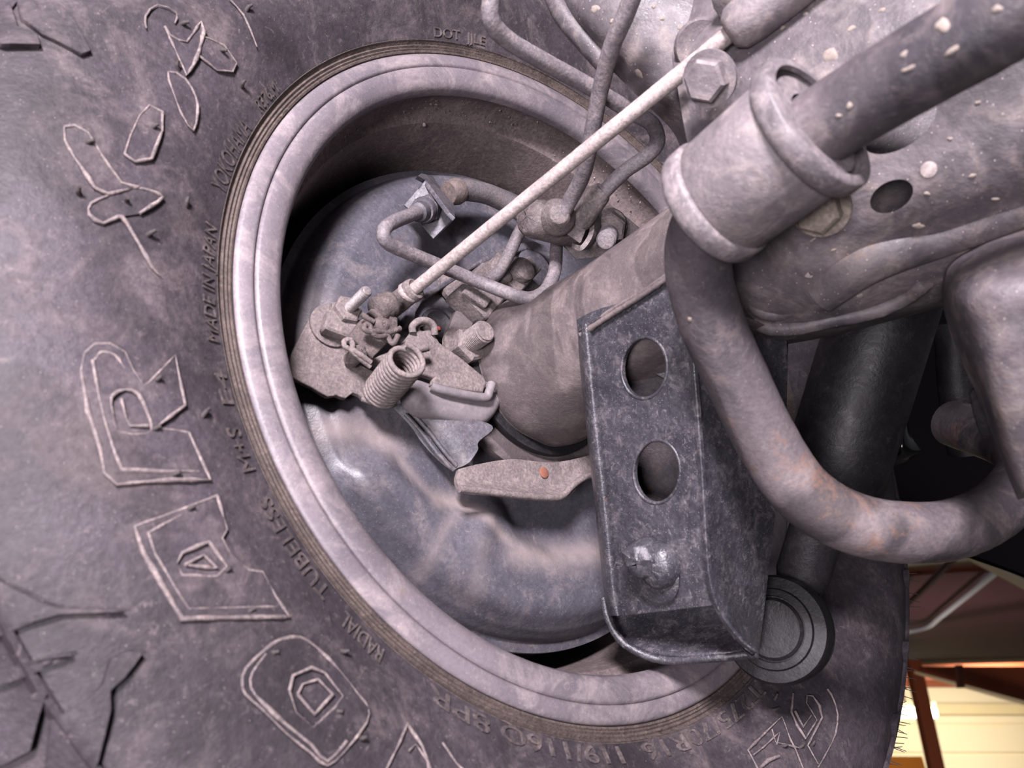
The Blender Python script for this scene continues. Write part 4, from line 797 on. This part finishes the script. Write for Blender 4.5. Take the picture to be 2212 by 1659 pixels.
# ------------------------------------------------------------------ bushing and clamp
cl = thing('stabilizer_clamp', 'dusty saddle clamp holding the stabilizer bar in its rubber bushing', 'clamp', cam(1650, 350, .31))
s0 = cam(1556, 430, .324); s1 = cam(1744, 282, .293); sd = unit(s1-s0); Lc = np.linalg.norm(s1-s0)
tocam = unit(CAM-(s0+s1)/2); cv = unit(tocam-sd*(tocam@sd)); cu_ = np.cross(sd, cv)
def saddle(prof, a0, a1, seg, th_legs=.028):
    V = []; m = seg+3
    for r, h in prof:
        ring = [np.array([math.sin(a0), math.cos(a0)])*r-np.array([0, th_legs])]
        ring += [np.array([math.sin(a), math.cos(a)])*r for a in np.linspace(a0, a1, seg+1)]
        ring += [np.array([math.sin(a1), math.cos(a1)])*r-np.array([0, th_legs])]
        for q in ring: V.append(s0+sd*h+cu_*q[0]+cv*q[1])
    return np.array(V).reshape(len(prof), m, 3)
G = saddle([(.0248, .002), (.0258, .004), (.0258, Lc*.5), (.0258, Lc-.004), (.0248, Lc-.002)], -PI/2, PI/2, 28); V, Fc = solid(G, .003); V = np.array(V); mk('strap', V, Fc, M_clamp, cl, 50)
for h0, h1, rr_ in ((-.0075, .0025, .0272), (Lc-.003, Lc+.0060, .0290)):
    G = saddle([(.0145, h0-.0015), (rr_-.0022, h0-.0006), (rr_-.0006, h0+.0008), (rr_, h0+.003), (rr_-.0002, h1-.001), (rr_-.001, h1), (.0245, h1+.0004)], -PI*.85, PI*.85, 48, 0.0); V, Fc = solid(G, .002); o = mk('bushing_lip', V, Fc, M_bush, cl, 50); o['label'] = 'rounded grey rubber bushing lip'
lathe('bushing', s0-sd*.004, sd, [(.0135, 0), (.0215, 0), (.0215, Lc+.008), (.0135, Lc+.008)], M_bush, cl, 40, False)
for sg, (bx, by, bd) in ((1, (1768, 452, .325)), (-1, (1528, 172, .352))):
    p = cam(bx, by, bd); q = p-cv*.004
    lathe('washer', q+cv*.0002, cv, [(.0001, 0), (.0125, 0), (.0125, .002), (.0001, .0022)], M_bolt if sg > 0 else M_clamp, cl, 30)
    hexa('bolt_head', q+cv*.002, cv, .0098, .0075, M_bolt if sg > 0 else M_clamp, cl, .25)

# ------------------------------------------------------------------ axle housing front (pressed beam) with slots
hz = thing('pressed_axle_beam', 'large dusty pressed steel beam with slots behind the clamp', 'beam', cam(1900, 400, .36))
rows = [[(1440, 40, .420), (1462, 180, .392), (1490, 330, .385), (1540, 490, .385), (1588, 610, .390), (1610, 690, .402), (1632, 735, .425), (1650, 752, .455)],
    [(1560, -60, .390), (1590, 120, .366), (1640, 300, .356), (1690, 450, .352), (1735, 570, .362), (1765, 660, .375), (1785, 712, .400), (1800, 725, .44)],
    [(1750, -80, .352), (1780, 100, .338), (1830, 280, .334), (1880, 430, .335), (1930, 540, .348), (1960, 615, .362), (1980, 665, .39), (1990, 676, .43)],
    [(2000, -80, .318), (2020, 80, .310), (2050, 250, .310), (2080, 390, .316), (2110, 490, .330), (2120, 570, .348), (2130, 630, .38), (2135, 640, .42)],
    [(2320, -80, .285), (2330, 60, .282), (2340, 200, .284), (2350, 330, .292), (2360, 440, .308), (2360, 530, .330), (2360, 590, .36), (2360, 600, .40)]]
G = patch_grid(rows, 9); V, Fc = solid(G, .003)
beam = mk('beam_shell', V, Fc, M_house, hz, 60)
def cyl_cut(cx, cy, a, b, tilt, d0, d1):
    P = ell(cx, cy, a, b, tilt, 36); V = [cam(x, y, d0) for x, y in P]+[cam(cx+(x-cx)*1.0, cy+(y-cy)*1.0, d1) for x, y in P]; n = len(P)
    return V, [tuple(range(n)), tuple(range(n, 2*n))[::-1]]+[(k, n+k, n+(k+1) % n, (k+1) % n) for k in range(n)]
cut(beam, [cyl_cut(1942, 268, 92, 50, -33, .25, .40), cyl_cut(1926, 424, 50, 32, -28, .25, .40)])
patch('inner_web', [[(1780, 120, .43), (2000, 60, .41), (2250, 0, .39)], [(1820, 420, .40), (2020, 380, .375), (2250, 300, .36)], [(1850, 560, .44), (2050, 520, .42), (2250, 460, .40)]], M_house, hz, .003, 4)
# embossed ridge line along the beam and a recessed round boss
tube('pressed_ridge', [cam(1770, 632, .3745), cam(1850, 578, .3605), cam(1930, 541, .3530), cam(2020, 510, .3465), cam(2130, 470, .334), cam(2260, 420, .319)], .0105, M_house, hz, 8, 14)
tube('boss_rim', [cam(1622, 640, .3945), cam(1632, 664, .396), cam(1665, 678, .394), cam(1700, 672, .390), cam(1735, 655, .382)], .0040, M_house, hz, 6, 10)
tube('lower_seam', [cam(1625, 690, .4030), cam(1660, 708, .402), cam(1720, 708, .395), cam(1800, 690, .387), cam(1890, 672, .380), cam(1960, 640, .371), cam(2000, 608, .361)], .0040, M_house, hz, 6, 10, False, .04)
# upper left wing of the beam
patch('beam_wing', [[(1180, -60, .45), (1215, 25, .442), (1262, 85, .438), (1320, 150, .436), (1385, 215, .434), (1450, 280, .432), (1475, 330, .44)], [(1230, -60, .428), (1270, 20, .420), (1320, 80, .416), (1380, 140, .414), (1430, 190, .412), (1480, 240, .412), (1500, 290, .42)], [(1400, -60, .410), (1430, 0, .405), (1470, 60, .402), (1500, 110, .400), (1530, 160, .40), (1550, 200, .40), (1570, 240, .41)], [(1700, -70, .40), (1700, 0, .40), (1700, 60, .39), (1700, 110, .39), (1700, 160, .39), (1700, 200, .40), (1700, 240, .41)]], M_house, hz, .004, 7)
tube('wing_edge', [cam(1178, -60, .448), cam(1213, 25, .440), cam(1262, 86, .436), cam(1322, 152, .434)], .006, M_house, hz, 8, 12)
V, Fc = lathe_vf(cam(1515, 100, .392), unit(CAM-cam(1515, 100, .39)), [(.0125, -.004), (.0135, .001), (.012, .003), (.0095, .002), (.0001, .001)], 30); mk('round_boss', V, Fc, M_house, hz, 60)
V, Fc = lathe_vf(cam(1745, 585, .366), unit(CAM-cam(1745, 585, .36)), [(.0001, -.001), (.0034, -.001), (.003, .0014), (.0001, .0022)], 7); V = np.array(V)+.0005*rng.standard_normal((len(V), 3)); mk('stuck_pebble', V, Fc, M_rod, hz, 60)
V, Fc = lathe_vf(cam(2006, 367, .311), unit(CAM-cam(2006, 367, .31)), [(.0001, -.001), (.0033, -.001), (.003, .0004), (.0001, .0007)], 16); mk('pale_drip', V, Fc, M_rod, hz, 60)

# ------------------------------------------------------------------ right support cover
rc = thing('coil_spring_perch', 'broad dusty spring perch casting at the right edge', 'perch', cam(2180, 800, .31))
patch('seat_shell', [[(2032, 630, .372), (2046, 570, .352), (2110, 520, .344), (2200, 480, .334), (2330, 440, .320)], [(2044, 690, .35), (2065, 640, .315), (2120, 610, .298), (2210, 590, .288), (2330, 570, .28)], [(2072, 770, .345), (2095, 740, .312), (2140, 720, .296), (2220, 700, .287), (2330, 680, .28)], [(2118, 870, .342), (2135, 850, .312), (2170, 830, .300), (2240, 810, .292), (2330, 800, .285)], [(2160, 985, .340), (2172, 965, .315), (2200, 945, .305), (2260, 930, .298), (2330, 920, .292)], [(2198, 1080, .338), (2208, 1065, .320), (2230, 1050, .312), (2270, 1040, .305), (2330, 1030, .30)]], M_house, rc, .004, 8)
plate('locating_tab', [(2092, 850), (2112, 842), (2140, 850), (2165, 935), (2130, 944), (2112, 930)], plane_frame(cam(2092, 850, .36), cam(2165, 850, .35), cam(2130, 944, .36)), .004, M_shock, rc, bevel=.001, smooth=2)

# ------------------------------------------------------------------ shock absorber
sh = thing('shock_absorber', 'dark shock absorber with a large round lower eye', 'shock absorber', cam(1700, 1380, .45))
KS = .80; sc = lambda pr: [(r*KS if r > .0002 else r, h*KS) for r, h in pr]
sA = cam(1690, 1385, .592*KS); sT = cam(1925, 620, .575*KS); sdx = unit(sT-sA)
lathe('body_tube', sA, sdx, sc([(.0001, .045), (.017, .045), (.0195, .052), (.0195, .098), (.022, .105), (.022, .110), (.020, .112), (.020, .15), (.0001, .151)]), M_shock, sh, 40)
lathe('dust_cover', sA, sdx, sc([(.033, .104), (.0355, .1035), (.0365, .106), (.0368, .20), (.037, .34), (.03, .345), (.0001, .346)]), M_shock, sh, 56)
ea = unit(cam(1600, 1350, .47*KS)-cam(1705, 1365, .56*KS)); eo = cam(1680, 1360, .566*KS)
lathe('eye_ring', eo-ea*.010, ea, [(r*.94 if r > .001 else r, h) for r, h in [(.0001, 0), (.0285, 0), (.0315, .0015), (.0318, .005), (.0298, .0062), (.0298, .0072), (.0322, .0085), (.0322, .016), (.0305, .0195), (.0240, .0205), (.0232, .0225), (.0195, .0232), (.0190, .0205), (.0001, .0205)]], M_shock, sh, 64)
lathe('eye_bushing', eo+ea*.008, ea, [(.0001, 0), (.0170, 0), (.0170, .004), (.0155, .0055), (.0001, .006)], M_shock, sh, 40)
lathe('eye_neck', sA, sdx, sc([(.0001, .022), (.016, .022), (.0165, .048), (.0001, .049)]), M_shock, sh, 30)
# plate edge behind the bar, next to the shock
pe = patch('spring_bracket_web', [[(1640, 730, .44), (1703, 720, .45)], [(1640, 830, .44), (1700, 850, .45)], [(1650, 900, .44), (1697, 905, .45)]], M_shock, None, .004, 3); tagk(pe, 'dark narrow web plate beside the shock absorber', 'plate')

# ------------------------------------------------------------------ dark underbody, liner, glossy flap
ln = patch('wheel_arch_shade_liner', [[(1500, 330, .86), (1900, 330, .98), (2500, 330, 1.0)], [(1560, 700, .86), (1900, 700, .98), (2500, 700, 1.0)], [(1640, 1000, .86), (1900, 1000, .96), (2500, 1000, .95)], [(1700, 1180, .86), (2010, 1172, .92), (2500, 1360, .92)]], M_liner, None, .01, 5); tagk(ln, 'black liner sheet added for the deep wheel arch shade behind the shock absorber', 'liner')  # dark sheet added to block light and fill the shaded void
ub = patch('underbody_floor', [[(1000, -420, .75), (1500, -420, .8), (2000, -420, .8), (2700, -420, .8)], [(1000, -150, .95), (1500, -100, .95), (2000, 0, .95), (2700, 0, .95)], [(1150, 60, 1.1), (1500, 300, 1.1), (2000, 400, 1.1), (2700, 400, 1.1)]], M_black, None, .01, 4); tagk(ub, 'black vehicle underbody above the axle', 'underbody')
fp = patch('plastic_flap', [[(1935, 880, .70), (1958, 870, .69), (1962, 900, .70)], [(1915, 935, .69), (1950, 930, .675), (1968, 940, .685)], [(1905, 985, .69), (1950, 978, .672), (1990, 975, .68)], [(1900, 1012, .70), (1950, 1000, .69), (1985, 980, .69)]], M_flap, None, .003, 6); tagk(fp, 'small glossy black plastic flap behind the shock absorber', 'flap')
xp = tube('exhaust_hanger_rod', [cam(2060, 700, .62), cam(2065, 800, .62), cam(2075, 900, .62), cam(2090, 980, .62)], .014, M_shock, None, 5, 12); tagk(xp, 'dark upright rod in shadow behind the spring perch', 'rod')

# ------------------------------------------------------------------ pale dried mud splashes on the near steel
from mathutils.bvhtree import BVHTree
def splash(ob, parent, spots, m):
    bpy.context.view_layer.update()
    bm = bmesh.new(); bm.from_mesh(ob.data); bm.transform(ob.matrix_world); tree = BVHTree.FromBMesh(bm); bm.free()
    for x, y, rx, ry, tilt in spots:
        d = cam(x, y, 1)-CAM; h = tree.ray_cast(Vector(CAM), Vector(unit(d)))
        if h[0] is None: continue
        p = np.array(h[0]); nn = np.array(h[1])
        if nn@d > 0: nn = -nn
        dep = (p-CAM)@(-CZ); t = math.radians(tilt)
        ex = CX*math.cos(t)-CY*math.sin(t); ex = unit(ex-nn*(ex@nn)); ey = np.cross(nn, ex); V = []; n = 12
        ja = 1+.16*rng.standard_normal(n)
        for rr_, hh in ((1.0, -.0002), (.8, .00035), (.35, .0006)):
            for k in range(n):
                a = 2*PI*k/n; V.append(p+nn*hh+ex*(math.cos(a)*rx*dep/F*rr_*ja[k])+ey*(math.sin(a)*ry*dep/F*rr_*ja[k]))
        Fc = [(i*n+k, i*n+(k+1) % n, (i+1)*n+(k+1) % n, (i+1)*n+k) for i in range(2) for k in range(n)]+[tuple(range(2*n, 3*n))]
        mk('mud_splash', V, Fc, m, parent, 60)
M_mud = mat('pale_dried_mud', (116, 106, 100), (138, 126, 118), (150, 137, 127), .5, 120, 700, .85, .3, 0, .1, grain=.4)
splash(beam, hz, [(1792, 118, 18, 14, 30), (1838, 62, 10, 7, 0), (1905, 22, 8, 6, 0), (1985, 488, 13, 8, -20), (2038, 510, 8, 6, -20), (2002, 418, 7, 5, 0), (2100, 380, 8, 5, -30), (1905, 588, 8, 6, 0), (1842, 592, 16, 7, -25), (1858, 640, 9, 7, 0), (2052, 300, 6, 5, 0), (2112, 222, 7, 5, -20), (1800, 540, 7, 3, -30), (1755, 520, 9, 3, -50), (1955, 552, 6, 4, 0), (2150, 430, 9, 4, -20), (1690, 60, 7, 5, 0), (1740, 30, 6, 5, 0)], M_mud)
splash(stb, stb, [(1952, 118, 9, 7, -40), (2056, 110, 18, 7, -35), (2035, 55, 16, 18, -40), (2155, 20, 11, 9, 0), (1835, 230, 9, 6, -60), (1812, 250, 6, 5, 0), (1490, 690, 6, 6, 0), (1960, 150, 14, 6, -30)], M_mud)
wing = next(o for o in bpy.data.objects if o.name.startswith('beam_wing'))
splash(wing, hz, [(1412, 14, 6, 5, 0), (1430, 40, 6, 5, 0), (1322, 46, 6, 5, 0), (1285, 20, 12, 8, 0), (1470, 60, 6, 5, 0), (1380, 160, 14, 10, 20)], M_mud)
